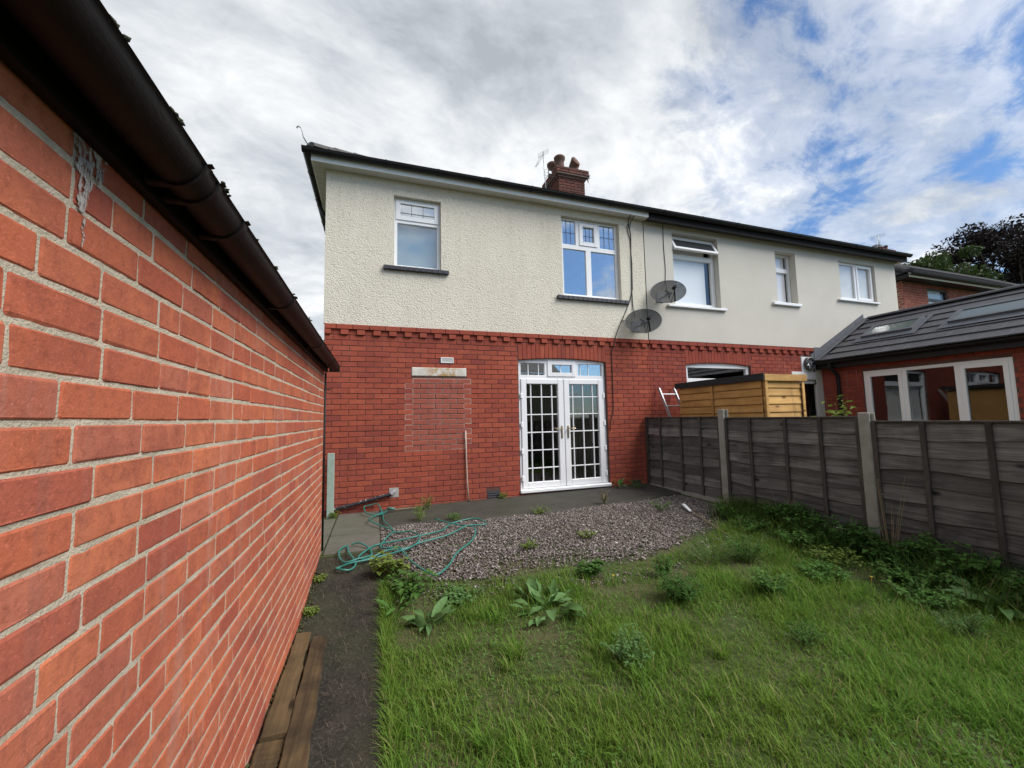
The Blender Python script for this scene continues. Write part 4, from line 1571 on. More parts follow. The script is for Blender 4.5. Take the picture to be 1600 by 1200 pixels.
# window: frames in a YZ plane, built in XZ then turned
wroot = MB()


def yz(mb, y0, y1, z0, z1, x0, x1, bev=.004):
    mb.box(x0, x1, y0, y1, z0, z1, bev)


x0, x1 = EX + .03, EX + .10
yz(wroot, EW[0] + .004, EW[0] + .064, EW[2], EW[3] - .004, x0, x1)
yz(wroot, EW[1] - .064, EW[1] - .004, EW[2], EW[3] - .004, x0, x1)
yz(wroot, EW[0] + .06, EW[1] - .06, EW[3] - .07, EW[3] - .005, x0 + .001, x1 - .001)
yz(wroot, EW[0] + .06, EW[1] - .06, EW[2], EW[2] + .07, x0 + .001, x1 - .001)
yz(wroot, -1.545, -1.475, EW[2] + .06, EW[3] - .06, x0 + .001, x1 - .001)
yz(wroot, -2.30, -2.225, EW[2] + .06, EW[3] - .06, x0 + .001, x1 - .001)
ew = wroot.build('window', M_WHITE, ext)
for (a, b) in ((-1.478, EW[1] - .06), (EW[0] + .06, -2.298)):
    c_ = MB()
    yz(c_, a, a + .065, EW[2] + .065, EW[3] - .068, x0 - .014, x0 + .04)
    yz(c_, b - .065, b, EW[2] + .065, EW[3] - .068, x0 - .014, x0 + .04)
    yz(c_, a + .064, b - .064, EW[3] - .133, EW[3] - .068, x0 - .013, x0 + .039)
    yz(c_, a + .064, b - .064, EW[2] + .065, EW[2] + .13, x0 - .013, x0 + .039)
    c_.build('casement', M_WHITE, ew)
for (a, b) in ((EW[0] + .10, -2.34), (-2.235, -1.535), (-1.43, EW[1] - .10)):
    MB().box(x0 + .02, x0 + .026, a, b, EW[2] + .06, EW[3] - .06).build('pane', M_GLASS_EXT, ew)
MB().add([(EX + .13, EYF + .1, .3), (13.4, EYF + .1, .3), (13.4, -.1, .3), (EX + .13, -.1, .3), (EX + .13, EYF + .1, 2.6), (13.4, EYF + .1, 2.6), (13.4, -.1, 2.6), (EX + .13, -.1, 2.6)],
         [(0, 1, 2, 3), (4, 7, 6, 5), (1, 5, 6, 2), (0, 4, 5, 1), (2, 6, 7, 3)]).build('room', plain_mat('room_brown', (.17, .16, .13), .9), ext)
# roof
RX, RZ2 = 12.1, 3.80
EVX, EVZ = 10.20, 2.715
sl_ = (RZ2 - EVZ) / (RX - EVX)
ang = math.atan(sl_)
MB().add([(EVX + .02, EYF - .15, EVZ - .03), (RX, EYF - .15, RZ2 - .03), (RX, -.03, RZ2 - .03), (EVX + .02, -.03, EVZ - .03), (14.0, EYF - .15, EVZ - .03), (14.0, -.03, EVZ - .03)],
         [(0, 1, 2, 3), (1, 4, 5, 2)]).build('roof', M_FELT, ext)
LIGHTS = [(-1.50, -.60, 10.94, 11.42), (-3.02, -2.03, 10.94, 11.42)]
tl = MB().box(-.165, .225, -.1645, .1645, -.013, .013, .002)
tl_me = mesh_from('roof_tile', tl.V, tl.F, M_SLATE)
gauge = .315
rowi = 0
d = .12
LS = math.hypot(RX - EVX, RZ2 - EVZ)
while d < LS - .05:
    y = -.21 - (.165 if rowi % 2 else 0)
    cx = EVX + math.cos(ang) * d
    cz = EVZ + math.sin(ang) * d
    while y > EYF:
        if True:
            put('roof_tile', tl_me, ext, (cx, y, cz + .012 + random.uniform(-.002, .002)), (0, -ang + rad(4.2) + random.uniform(-.004, .004), random.uniform(-.004, .004)))
        y -= .332
    d += gauge
    rowi += 1
rt = []
for i in range(11):
    y = -.16 - i * .45
    m_ = MB()
    rings = []
    for yy in (y, y - .445):
        rings.append([(RX + .15 * math.cos(math.pi * k / 8), yy, RZ2 + .07 * math.sin(math.pi * k / 8) - .01) for k in range(9)])
    m_.sweep(rings, None).build('ridge_tile', M_SLATE, ext, smooth=True, auto=50)
for (a, b, e0, e1) in LIGHTS:
    def P(u, y, h):
        """point on the slope: u = x, h = height above tiles"""
        return (u - math.sin(ang) * h, y, EVZ + sl_ * (u - EVX) + math.cos(ang) * h)
    m_ = MB()
    for (ua, ub, yA, yB) in ((e0, e0 + .06, a, b), (e1 - .06, e1, a, b), (e0 + .061, e1 - .061, a, a + .06), (e0 + .061, e1 - .061, b - .06, b)):
        V = [P(ua, yA, 0), P(ub, yA, 0), P(ub, yB, 0), P(ua, yB, 0), P(ua, yA, .095), P(ub, yA, .095), P(ub, yB, .095), P(ua, yB, .095)]
        m_.add(V, [(0, 3, 2, 1), (4, 5, 6, 7), (0, 1, 5, 4), (1, 2, 6, 5), (2, 3, 7, 6), (3, 0, 4, 7)])
    rl = m_.build('rooflight', M_LEAD, ext)
    MB().add([P(e0 + .06, a + .06, .08), P(e1 - .06, a + .06, .08), P(e1 - .06, b - .06, .08), P(e0 + .06, b - .06, .08)], [(0, 1, 2, 3)]).build('pane', plain_mat('rooflight_glass', (.10, .12, .115), .12, spec=.45), rl)
    m_ = MB()
    for (ua, ub, yA, yB) in ((e0 - .16, e0 - .002, a - .10, b + .10), (e0, e1 + .10, b + .002, b + .09), (e0, e1 + .10, a - .09, a - .002)):
        V = [P(ua, yA, .048), P(ub, yA, .052), P(ub, yB, .052), P(ua, yB, .048)]
        m_.add(V, [(0, 1, 2, 3)])
    m_.build('flashing', M_LEAD, rl)
# lead abutment flashing against the house wall
m_ = MB()
V = []
for (u, h) in ((10.18, .16), (12.02, .16)):
    pass
m_.add([(10.12, -.030, EVZ - .02), (RX - .03, -.030, RZ2 - .02), (RX - .03, -.030, RZ2 + .15), (10.12, -.030, EVZ + .16)], [(0, 1, 2, 3)])
m_.add([(10.14, -.030, EVZ + .02), (RX - .05, -.030, RZ2 + .035), (RX - .05, -.19, RZ2 + .035), (10.14, -.19, EVZ + .02)], [(0, 1, 2, 3)])
m_.add([(10.235, -.034, 2.76), (10.78, -.034, 3.03), (10.78, -.034, 3.05), (10.235, -.034, 3.05)], [(0, 1, 2, 3)])
m_.build('lead_flashing', M_LEAD, ext)
MB().box(EVX + .05, EVX + .075, EYF - .12, -.03, EVZ - .19, EVZ - .03).build('fascia', M_BLACK, ext)
MB().box(EVX + .075, EX + .004, EYF - .12, -.03, EVZ - .175, EVZ - .16).build('soffit', M_BLACK, ext)
ge = half_round(((EVX - .01, -.03, EVZ - .035), (EVX - .01, EYF - .15, EVZ - .035)), .056, M_BLACK, 'gutter', ext)
for yy in (-.12, -.87, -1.65, -2.97):
    MB().lathe([(.0001, 0), (.022, .0), (.022, .012), (.0001, .012)], (EVX + .16, yy, EVZ - .186), 12).build('spotlight', plain_mat('spot_metal', (.75, .75, .75), .2, metal=1.0), ext)
MB().tube([(EVX - .01, -.36, EVZ - .08), (EVX - .01, -.36, EVZ - .17), (EX - .07, -.38, EVZ - .33), (EX - .05, -.38, EVZ - .42), (EX - .05, -.38, .3)], .036, 10).build('downpipe', M_BLACK, ext, smooth=True, auto=40)

# ------------------------------------------------------------------ brick house beyond
far = empty('brick_house', (20, 4.5, .1), 'red brick house with dark hipped roof beyond the neighbour, partly hidden', 'house')
FX, FY, FZ = 15.85, 1.0, 5.47
FW = [(17.06, 18.18, 4.15, 5.40), (19.95, 20.9, 4.3, 5.40), (23.0, 24.1, 4.15, 5.40)]
facade(far, 'mortar_bed', M_MORT_P, FX, 27.0, 0, FZ, FW, FY + .006, .12,
       lambda mb: mb.add([(FX, FY + .006, 0), (FX, FY + .006, FZ), (FX, FY + 7, FZ), (FX, FY + 7, 0)], [(0, 1, 2, 3)]))
bsF = BrickSet(.222, G - .010, .05, .003, .0015, .006, 4, 9)
z = FZ - .05
c = 0
while z > 3.4:
    bl = [(a, b) for (a, b, z0, z1) in FW if z0 < z < z1]
    for (l, r) in lay_course(FX, 24.0, PITCH_B, FX + (.116 if c % 2 else 0), .011, bl):
        bsF.add(((l + r) / 2, FY, z), 0, (r - l) / .222, 1, M_BRICK_F)
    for (l, r) in lay_course(FY, FY + 2.2, PITCH_B, FY + (0 if c % 2 else .116), .011):
        bsF.add((FX, (l + r) / 2, z), rad(-90), (r - l) / .222, 1, M_BRICK_F)
    z -= G
    c += 1
bsF.emit(far, 280)
for (a, b, z0, z1) in FW:
    m_ = MB().frame(a, b, z0, z1, FY + .05, FY + .12, .07)
    m_.box(a + .06, b - .06, FY + .051, FY + .119, z1 - .42, z1 - .34)
    wn = m_.build('window', plain_mat('window_dark_frame', (.06, .055, .055), .5), far)
    MB().box(a + .06, b - .30, FY + .08, FY + .086, z0 + .06, z1 - .06).build('pane', plain_mat('net_curtain_glass', (.42, .47, .47), .15, spec=.6), wn)
    MB().box(b - .30, b - .06, FY + .08, FY + .086, z0 + .06, z1 - .06).build('pane', plain_mat('dark_glass', (.03, .03, .03), .1, spec=.6), wn)
OVF = .35
MB().box(FX - OVF, 27, FY - OVF, FY + 7.3, FZ - .0, FZ + .03).build('soffit', M_BLACK, far)
MB().box(FX - OVF - .02, 27, FY - OVF - .02, FY - OVF, FZ - .01, FZ + .045).build('fascia', plain_mat('cream_fascia', (.62, .59, .50), .6), far)
MB().box(FX - OVF - .02, FX - OVF, FY - OVF, FY + 7.3, FZ - .02, FZ + .09).build('fascia', M_BLACK, far)
half_round(((FX - OVF - .1, FY - OVF - .08, FZ + .10), (27, FY - OVF - .08, FZ + .10)), .058, M_BLACK, 'gutter', far)
ez = FZ + .14
ry = FY + 3.5
rz = ez + math.tan(rad(33)) * (3.5 + OVF)
a_, b_, cc_, dd_ = (FX - OVF, FY - OVF, ez), (30, FY - OVF, ez), (30, FY + 7 + OVF, ez), (FX - OVF, FY + 7 + OVF, ez)
rA, rB = (FX - OVF + 3.85, ry, rz), (30, ry, rz)
fr_ = MB().add([a_, b_, rB, rA, cc_, dd_], [(0, 1, 2, 3), (0, 3, 5), (5, 3, 2, 4)]).build('roof', M_SLATE_FAR, far)
tf = MB().box(-.16, .16, -.02, .34, -.008, .008, .003)
tf_me = mesh_from('roof_tile', tf.V, tf.F, M_SLATE_FAR)
for rw in range(9):
    for i in range(30):
        x = FX - OVF + .16 + .33 * i + (.165 if rw % 2 else 0)
        dd = .30 * rw
        if x - (FX - OVF) < dd * math.cos(rad(33)) + .1:
            continue
        put('roof_tile', tf_me, far, (x, FY - OVF + dd * math.cos(rad(33)), ez + .02 + dd * math.sin(rad(33))), (rad(30.5), 0, 0))
m_ = MB()
hd2 = Vector(rA) - Vector(a_)
for i in range(14):
    p = Vector(a_) + hd2.normalized() * (i * .40)
    q = p + hd2.normalized() * .42
    s2 = Vector((hd2.y, -hd2.x, 0)).normalized()
    rings = [[pp + s2 * (.12 * math.cos(math.pi * k / 8)) + Vector((0, 0, .10 * math.sin(math.pi * k / 8))) for k in range(9)] for pp in (p, q)]
    MB().sweep(rings, None).build('hip_tile', M_SLATE_FAR, far, smooth=True, auto=50)
# its chimney, seen over the neighbour's eaves
fc = MB().box(21.0, 21.95, 4.1, 4.9, 7.0, 8.45)
fc.box(20.93, 22.02, 4.03, 4.97, 8.2, 8.32)
fch = fc.build('chimney', M_BRICK_C, far)
bsX = BrickSet(.222, .070, .05, .006, .003, .008, 3, 12)
for k in range(9):
    z = 8.42 - k * G
    ex = .075 if k in (1, 2) else .004
    for (l, r) in lay_course(21.0 - ex, 21.95 + ex, PITCH_B, 21 + (.116 if k % 2 else 0), .012):
        bsX.add(((l + r) / 2, 4.1 - ex, z), 0, (r - l) / .222, 1, M_BRICK_C)
bsX.emit(fch, 200)
MB().lathe([(.12, 0), (.11, .2), (.13, .22), (.13, .28), (.09, .28)], (21.75, 4.4, 8.45), 14).build('chimney_pot', M_POT, fch, smooth=True, auto=50)
MB().lathe([(.05, 0), (.05, .10), (.24, .12), (.24, .15), (.05, .17), (.05, .2), (.18, .22), (.18, .25), (.0, .27)], (21.25, 4.4, 8.45), 14).build('chimney_cowl', M_STEEL, fch, smooth=True, auto=50)

# ------------------------------------------------------------------ fence
FXC = 5.56
fence = empty('garden_fence', (FXC, -2.8, .15), 'weathered grey lap-panel fence with concrete posts along the right side', 'fence')


def board_mesh(L, H, seed):
    """waney-edge board, long axis y, facing -x"""
    r = random.Random(seed)
    n = 11
    V = []
    ph = r.uniform(0, 6)
    for i in range(n + 1):
        y = -L / 2 + L * i / n
        lo = -H / 2 - .012 + .010 * math.sin(ph + i * .9) + r.uniform(-.008, .008)
        wob = r.uniform(-.004, .003)
        V += [(-.012 + wob, y, lo), (-.003 + wob * .5, y, H / 2 + .012), (.004, y, H / 2 + .012), (-.001 + wob, y, lo)]
    F = []
    for i in range(n):
        for k in range(4):
            k2 = (k + 1) % 4
            F.append((i * 4 + k, (i + 1) * 4 + k, (i + 1) * 4 + k2, i * 4 + k2))
    F.append((0, 1, 2, 3))
    F.append((n * 4 + 3, n * 4 + 2, n * 4 + 1, n * 4))
    return V, F


POSTS = [(-.045, 1.56, .1), (-1.815, 1.640, .1), (-3.635, 1.560, .1), (-5.47, 1.50, .05), (-7.3, 1.48, 0), (-9.1, 1.46, 0)]
for i, (py_, top, bot) in enumerate(POSTS):
    if i == 0:
        MB().box(FXC - .03, FXC + .03, -.075, -.030, .2, 1.545, .004).build('end_post', M_BATTEN, fence)
        continue
    m_ = MB()
    # slotted concrete post, I-section
    m_.box(FXC - .055, FXC - .025, py_ - .052, py_ + .052, bot - .1, top, .010)
    m_.box(FXC + .025, FXC + .055, py_ - .052, py_ + .052, bot - .1, top - .004, .010)
    m_.box(FXC - .026, FXC + .026, py_ - .022, py_ + .022, bot - .1, top - .002)
    m_.build('concrete_post', M_CONC, fence)
PAN = [(-.075, -1.765, .335, 1.532, [-.456, -.963, -1.38]), (-1.865, -3.585, .315, 1.515, [-2.271, -2.763, -3.185]),
       (-3.685, -5.42, .275, 1.468, [-4.087, -4.522, -4.98]), (-5.52, -7.25, .23, 1.43, [-5.95, -6.4, -6.8]), (-7.35, -9.05, .2, 1.42, [-7.8, -8.2, -8.6])]
for pi_, (ya_, yb_, z0, z1, bat) in enumerate(PAN):
    L = ya_ - yb_
    cap = MB().box(FXC - .034, FXC + .014, yb_ + .002, ya_ - .002, z1 - .012, z1 + .006, .003).build('fence_panel', M_BATTEN, fence)
    nb = 8
    hgt = (z1 - z0 - .01) / nb
    for k in range(nb):
        Vb, Fb = board_mesh(L - .01, hgt, pi_ * 31 + k)
        o = put('board', mesh_from('board', Vb, Fb, M_FENCE), cap, (FXC - .004 - .0005 * (k % 2), (ya_ + yb_) / 2, z0 + hgt * (k + .5)), (random.uniform(-.007, .007), rad(3.5) + random.uniform(-.02, .02), random.uniform(-.0015, .0015)))
    for j, yb2 in enumerate([ya_ - .022] + bat + [yb_ + .022]):
        m_ = MB().box(FXC - .042, FXC - .021, yb2 - .020, yb2 + .020, z0 - .01, z1 - .013, .003)
        o = m_.build('batten', M_BATTEN, cap)
        o.rotation_euler = (random.uniform(-.008, .008), 0, 0)
    gb = MB().box(FXC - .022, FXC + .022, yb_ - .02, ya_ + .02, z0 - .17, z0 - .012, .006).build('gravel_board', M_CONC, fence)

# ------------------------------------------------------------------ shed behind the fence
SX0, SX1, SYF, SYB = 6.02, 6.80, -2.12, -.42
ZST = 2.05
shed = empty('garden_shed', (6.4, -1.3, .25), 'small new pine shed with black felt roof showing over the fence', 'shed')
MB().box(SX0 + .03, SX1 - .02, SYF + .03, SYB - .02, .25, ZST - .01).build('frame', M_SHED, shed)
bh = .118
k = 0
z = ZST
while z > .4:
    o = MB().box(SX0, SX0 + .018, -(SYB - SYF) / 2 + .03, (SYB - SYF) / 2, z - bh + .004, z, .006).build('board', M_SHED, shed, base=(SX0, 0, z - bh))
    o.location.y = (SYF + SYB) / 2
    o.rotation_euler = (0, rad(8), 0)
    o.location.x = SX0 - .012
    o2 = MB().box(-.38, .36, SYF, SYF + .018, z - bh + .004, z, .006).build('board', M_SHED_X, shed, base=(0, SYF, z - bh))
    o2.location.x = (SX0 + SX1) / 2
    o2.rotation_euler = (rad(-8), 0, 0)
    o2.location.y = SYF - .012
    z -= bh
    k += 1
for (yy) in (-1.20,):
    MB().box(SX0 - .032, SX0 - .0165, yy - .022, yy + .022, .3, ZST - .02, .003).build('batten', M_SHED, shed)
for (xx, w_) in ((SX0 + .028, .05), (SX1 - .012, .05)):
    MB().box(xx - w_ / 2, xx + w_ / 2, SYF - .032, SYF - .0165, .3, ZST - .01, .003).build('corner_trim', M_SHED_X, shed)
MB().box(SX0 - .012, SX1 + .06, SYF - .045, SYF - .018, ZST - .015, ZST + .082, .003).build('fascia', M_SHED_X, shed)
m_ = MB()
m_.box(SX0 - .035, SX1 + .05, SYF - .016, SYB + .05, ZST + .01, ZST + .088)
m_.box(SX0 - .048, SX0 - .030, SYF - .05, SYB + .05, ZST - .005, ZST + .095)
m_.build('roof', M_FELT, shed)

# ladder leaning on the wall beside the shed
lad = empty('ladder', (5.9, -.55, .28), 'aluminium ladder leaning on the brick wall left of the shed', 'ladder')
tb = Vector((0, -.95, .28))
tt = Vector((0, -.05, 2.09))
for x in (5.87, 6.22):
    m_ = MB()
    d_ = (tt - tb).normalized()
    m_.sweep([[Vector((x - .011, 0, 0)) + p + Vector((0, -.03, 0)), Vector((x + .011, 0, 0)) + p + Vector((0, -.03, 0)), Vector((x + .011, 0, 0)) + p + Vector((0, .03, 0)), Vector((x - .011, 0, 0)) + p + Vector((0, .03, 0))] for p in (tb, tt)], None)
    m_.build('rail', M_ALU, lad)
for i in range(8):
    p = tb + (tt - tb) * ((i + .45) / 8)
    MB().tube([(5.87, p.y, p.z), (6.22, p.y, p.z)], .014, 8).build('rung', M_ALU, lad, smooth=True, auto=40)

# ------------------------------------------------------------------ satellite dishes


def dish(c, label):
    """offset dish facing south-east; c = centre of the reflector"""
    root = empty('satellite_dish', (c[0] - .05, -.02, c[2] - .2), label, 'satellite dish', 'satellite dishes beside the party line')
    az_, el_ = rad(-26), rad(23)
    nrm = Vector((math.sin(az_) * math.cos(el_), -math.cos(az_) * math.cos(el_), math.sin(el_)))
    rt_ = Vector((math.cos(az_), math.sin(az_), 0))
    rt_ = Vector((0, 0, 1)).cross(nrm).normalized()
    up = nrm.cross(rt_)
    # tilt the oval so that its long axis rises to the right, as hung
    ro = rad(14)
    ra = rt_ * math.cos(ro) + up * math.sin(ro)
    ua = -rt_ * math.sin(ro) + up * math.cos(ro)
    C0 = Vector(c)
    m_ = MB()
    nr, nt = 7, 36
    a, b = .335, .265
    for i in range(nr + 1):
        for k in range(nt):
            t = 2 * math.pi * k / nt
            q = i / nr
            p = C0 + ra * (a * q * math.cos(t)) + ua * (b * q * math.sin(t)) - nrm * (.06 * (1 - q * q))
            m_.V.append(tuple(p))
    for i in range(nr):
        for k in range(nt):
            k2 = (k + 1) % nt
            m_.F.append((i * nt + k, (i + 1) * nt + k, (i + 1) * nt + k2, i * nt + k2))
    m_.build('reflector', M_DISH, root, smooth=True)
    rim = [C0 + ra * (a * math.cos(2 * math.pi * k / nt)) + ua * (b * math.sin(2 * math.pi * k / nt)) for k in range(nt + 1)]
    MB().tube(rim, .006, 6, cap=False).build('rim', plain_mat('dish_rim', (.075, .08, .085), .5), root, smooth=True)
    low = C0 - ua * (b * .96) + ra * .03
    lnb = C0 + nrm * .30 - ua * .17 - ra * .02
    m2 = MB().tube([low, low + (lnb - low) * .5, lnb], .013, 8)
    m2.build('feed_arm', M_BLACK, root, smooth=True)
    m3 = MB().tube([lnb + nrm * .06 - ua * .01, lnb + nrm * .01, lnb - nrm * .04 + ua * .02], .034, 12, radii=[.026, .036, .030])
    m3.build('receiver', M_BLACK, root, smooth=True, auto=50)
    bk = C0 - nrm * .075
    m4 = MB().tube([bk, bk - nrm * .06, Vector((bk.x - .03, -.02, bk.z - .04))], .022, 8)
    m4.box(bk.x - .11, bk.x + .05, -.035, -.016, bk.z - .12, bk.z + .08, .006)
    m4.build('wall_bracket', M_STEEL, root)
    m5 = MB()
    for (p, q) in ((bk - nrm * .012 + ra * .05, bk - nrm * .012 + ua * .1), (bk - nrm * .012 + ra * .05, bk - nrm * .012 - ua * .09), (bk - nrm * .012 - ra * .04, bk - nrm * .012 + ra * .09)):
        m5.tube([p, q], .018, 6)
    m5.build('back_stiffener', M_BLACK, root)
    cb = [lnb, lnb - Vector((0, 0, .06)), low - Vector((.10, 0, .05)), low - Vector((.04, -.06, .02)), bk]
    MB().tube(cb, .005, 5).build('cable', M_CABLE, root, smooth=True)
    return root


dish((6.03, -.27, 3.935), 'grey mesh satellite dish in front of the neighbour window with the blind')
dish((5.43, -.27, 3.325), 'grey mesh satellite dish on the roughcast just above the brickwork')

# cables on the facade
def cable(pts, r, mat, label):
    o = MB().tube(pts, r, 6).build('cable', mat, smooth=True)
    return tag(o, label, 'cable')


cable([(5.33, -.20, 5.44), (5.37, -.03, 5.38), (5.385, -.026, 5.25), (5.42, -.026, 5.10), (5.405, -.026, 4.7), (5.40, -.026, 4.3), (5.385, -.026, 3.97), (5.39, -.026, 3.65), (5.41, -.05, 3.45)], .008, M_CABLE, 'black cable hanging from the eaves down to the lower satellite dish')
cable([(5.45, -.20, 5.46), (5.43, -.028, 5.36), (5.40, -.026, 5.2), (5.36, -.028, 5.30), (5.335, -.028, 5.24), (5.36, -.026, 5.12), (5.40, -.026, 5.0), (5.415, -.026, 4.5), (5.40, -.026, 4.0), (5.33, -.026, 3.76), (5.20, -.026, 3.5), (5.05, -.026, 3.22), (4.97, -.045, 3.06), (4.93, -.045, 2.9), (4.885, -.012, 2.78), (4.885, -.010, 2.2), (4.875, -.010, 1.7), (4.80, -.02, 1.45), (4.79, -.012, 1.3)], .007, M_CABLE, 'long dark cable looping from the eaves past the French doors')
cable([(6.19, -.03, 5.42), (6.185, -.03, 4.9), (6.20, -.03, 4.5), (6.18, -.03, 4.2), (6.10, -.15, 4.0)], .006, M_CABLE, 'grey cable dropping from the black fascia to the upper dish')
cable([(5.115, -.026, 3.36), (5.20, -.03, 3.375), (5.29, -.06, 3.33)], .006, M_CABLE, 'short grey cable joining the lower dish from the left')


# ------------------------------------------------------------------ aerials
def aerial(name, base, h, s, yaw, label, cat='aerial'):
    root = empty(name, base, label, cat)
    b = Vector(base)
    MB().tube([b, b + Vector((-.06 * s, 0, h))], .014, 6).build('mast', M_STEEL, root, smooth=True)
    top = b + Vector((-.06 * s, 0, h - .05))
    dr = Vector((math.cos(yaw), math.sin(yaw), -1.5)).normalized()
    sd = Vector((-math.sin(yaw), math.cos(yaw), 0))
    e = top + dr * (.62 * s)
    MB().tube([top - dr * .08, e], .009, 5).build('boom', M_STEEL, root, smooth=True)
    for i in range(9):
        p = top + dr * (.12 + .055 * i) * s
        MB().tube([p - sd * .07 * s, p + sd * .07 * s], .003, 4).build('element', M_STEEL, root)
    rf = MB()
    for k in range(5):
        z = -.06 + .03 * k
        rf.tube([top + Vector((0, 0, z)) - sd * .14 * s, top + Vector((0, 0, z)) + sd * .14 * s], .003, 4)
    for k in (-1, 1):
        rf.tube([top + sd * .14 * s * k + Vector((0, 0, -.06)), top + sd * .14 * s * k + Vector((0, 0, .06))], .003, 4)
    rf.build('reflector', M_STEEL, root)
    return root


ae = aerial('television_aerial', (5.05, 3.05, 7.35), 1.42, 1.15, rad(215), 'thin television aerial on a mast left of the chimney pots')
m_ = MB()
for k, z in enumerate((8.10, 8.18, 8.26)):
    m_.tube([(4.95, 3.03, z), (5.35, 3.03, z + .01)], .004, 4)
m_.tube([(5.02, 3.04, 8.0), (5.16, 3.03, 8.18)], .008, 4)
m_.box(5.12, 5.19, 3.0, 3.06, 8.15, 8.22)
m_.build('lower_element', M_STEEL, ae)
aerial('television_aerial', (21.3, 4.3, 8.5), .62, 1.6, rad(200), 'far television aerial above the red brick house chimney')

# ------------------------------------------------------------------ small things by the wall
MB_ = MB().box(.085, .178, -.12, -.09, .215, 1.125, .004)
tag(MB_.build('timber_board', M_GREENB), 'pale green painted board standing upright in the wall corner', 'board')
tag(MB().tube([(.06, -.05, .30), (.35, -.048, .352), (.965, -.045, .478)], .026, 10).build('waste_pipe', M_PIPE_OLD, smooth=True, auto=40), 'black paint-spattered waste pipe sloping along the foot of the wall', 'pipe')
b_ = bpy.data.objects['waste_pipe']
MB().tube([(.955, -.045, .476), (.995, -.04, .50), (1.0, .01, .505)], .031, 10).build('elbow', plain_mat('pipe_elbow', (.30, .30, .31), .6, .6, 20), b_, smooth=True, auto=40)
MB().box(.93, 1.07, -.003, .004, .42, .56).build('cement_patch', plain_mat('cement_patch', (.40, .38, .35), .95, .5, 20), b_)
pl = MB().tube([(2.102, -.022, 1.385), (2.108, -.024, 1.0), (2.118, -.03, .6), (2.135, -.045, .26)], .011, 8)
tag(pl.build('metal_pipe', M_POLE, smooth=True), 'thin pale pipe running up the wall beside the bricked-up doorway', 'pipe')
MB().lathe([(.0, 0), (.02, .0), (.022, .05), (.012, .06)], (2.136, -.048, .235), 10).build('pipe_shoe', M_BLACK, bpy.data.objects['metal_pipe'], smooth=True)
for (n_, pts, wd, lb) in (('plastic_strip', [(4.86, -1.70), (4.75, -1.95)], .022, 'white plastic strip lying on the gravel near the fence'),):
    (xa, ya_), (xb, yb_) = pts
    m_ = MB()
    d_ = Vector((xb - xa, yb_ - ya_, 0))
    s_ = Vector((-d_.y, d_.x, 0)).normalized() * wd
    za_, zb_ = float(zg(xa, ya_)) + .05, float(zg(xb, yb_)) + .03
    a, b = Vector((xa, ya_, za_)), Vector((xb, yb_, zb_))
    u_ = Vector((0, 0, .012))
    m_.add([a - s_, a + s_, b + s_ * .8, b - s_ * .8, a - s_ + u_, a + s_ + u_, b + s_ * .8 + u_, b - s_ * .8 + u_], [(0, 3, 2, 1), (4, 5, 6, 7), (0, 1, 5, 4), (1, 2, 6, 5), (2, 3, 7, 6), (3, 0, 4, 7)])
    tag(m_.build(n_, M_WHITE), lb, 'plastic strip')
tag(MB().tube([(4.75, -1.98, .28), (4.62, -2.4, .245), (4.50, -2.75, .22), (4.42, -3.05, .19)], .008, 6).build('dry_stick', M_DRY), 'long dry twig lying between gravel and grass', 'twig')

# two old planks on the path, and a broken offcut


def plank(name, q, thick, label, seed):
    """q: four ground corners (far-left, far-right, near-right, near-left)"""
    n = 16
    r = random.Random(seed)
    m_ = MB()
    for i in range(n + 1):
        t = i / n
        l = Vector((*q[0], 0)).lerp(Vector((*q[3], 0)), t)
        rr_ = Vector((*q[1], 0)).lerp(Vector((*q[2], 0)), t)
        l.x += r.uniform(-.004, .004)
        rr_.x += r.uniform(-.006, .006)
        zb = float(zg(l.x, l.y)) + .028
        zt = zb + thick + r.uniform(-.002, .002)
        for (p, z) in ((l, zb), (rr_, zb), (rr_, zt - .006), (rr_ + (l - rr_) * .05, zt), (l + (rr_ - l) * .05, zt), (l, zt - .006)):
            m_.V.append((p.x, p.y, z))
    for i in range(n):
        for k in range(6):
            k2 = (k + 1) % 6
            m_.F.append((i * 6 + k, i * 6 + k2, (i + 1) * 6 + k2, (i + 1) * 6 + k))
    m_.F.append((5, 4, 3, 2, 1, 0))
    m_.F.append(tuple(n * 6 + k for k in range(6)))
    return tag(m_.build(name, M_SLEEPER), label, 'plank', 'old planks on the path')


plank('wooden_plank', [(.222, -3.15), (.312, -3.16), (.345, -4.13), (.228, -4.13)], .032, 'wet brown plank lying against the garage wall', 1)
plank('wooden_plank', [(.334, -3.24), (.428, -3.27), (.478, -4.75), (.352, -4.75)], .035, 'wet brown plank on the path, farther from the garage wall', 2)
plank('wooden_plank', [(.224, -4.14), (.342, -4.15), (.338, -4.33), (.226, -4.30)], .018, 'short broken wood offcut at the near end of the planks', 3)

# ------------------------------------------------------------------ hose


def catmull(P, n=6):
    P = [Vector(p) for p in P]
    out = []
    for i in range(len(P) - 1):
        p0, p1, p2, p3 = P[max(i - 1, 0)], P[i], P[i + 1], P[min(i + 2, len(P) - 1)]
        for k in range(n):
            t = k / n
            out.append(.5 * ((2 * p1) + (p2 - p0) * t + (2 * p0 - 5 * p1 + 4 * p2 - p3) * t * t + (3 * p1 - p0 - 3 * p2 + p3) * t ** 3))
    out.append(P[-1])
    return out


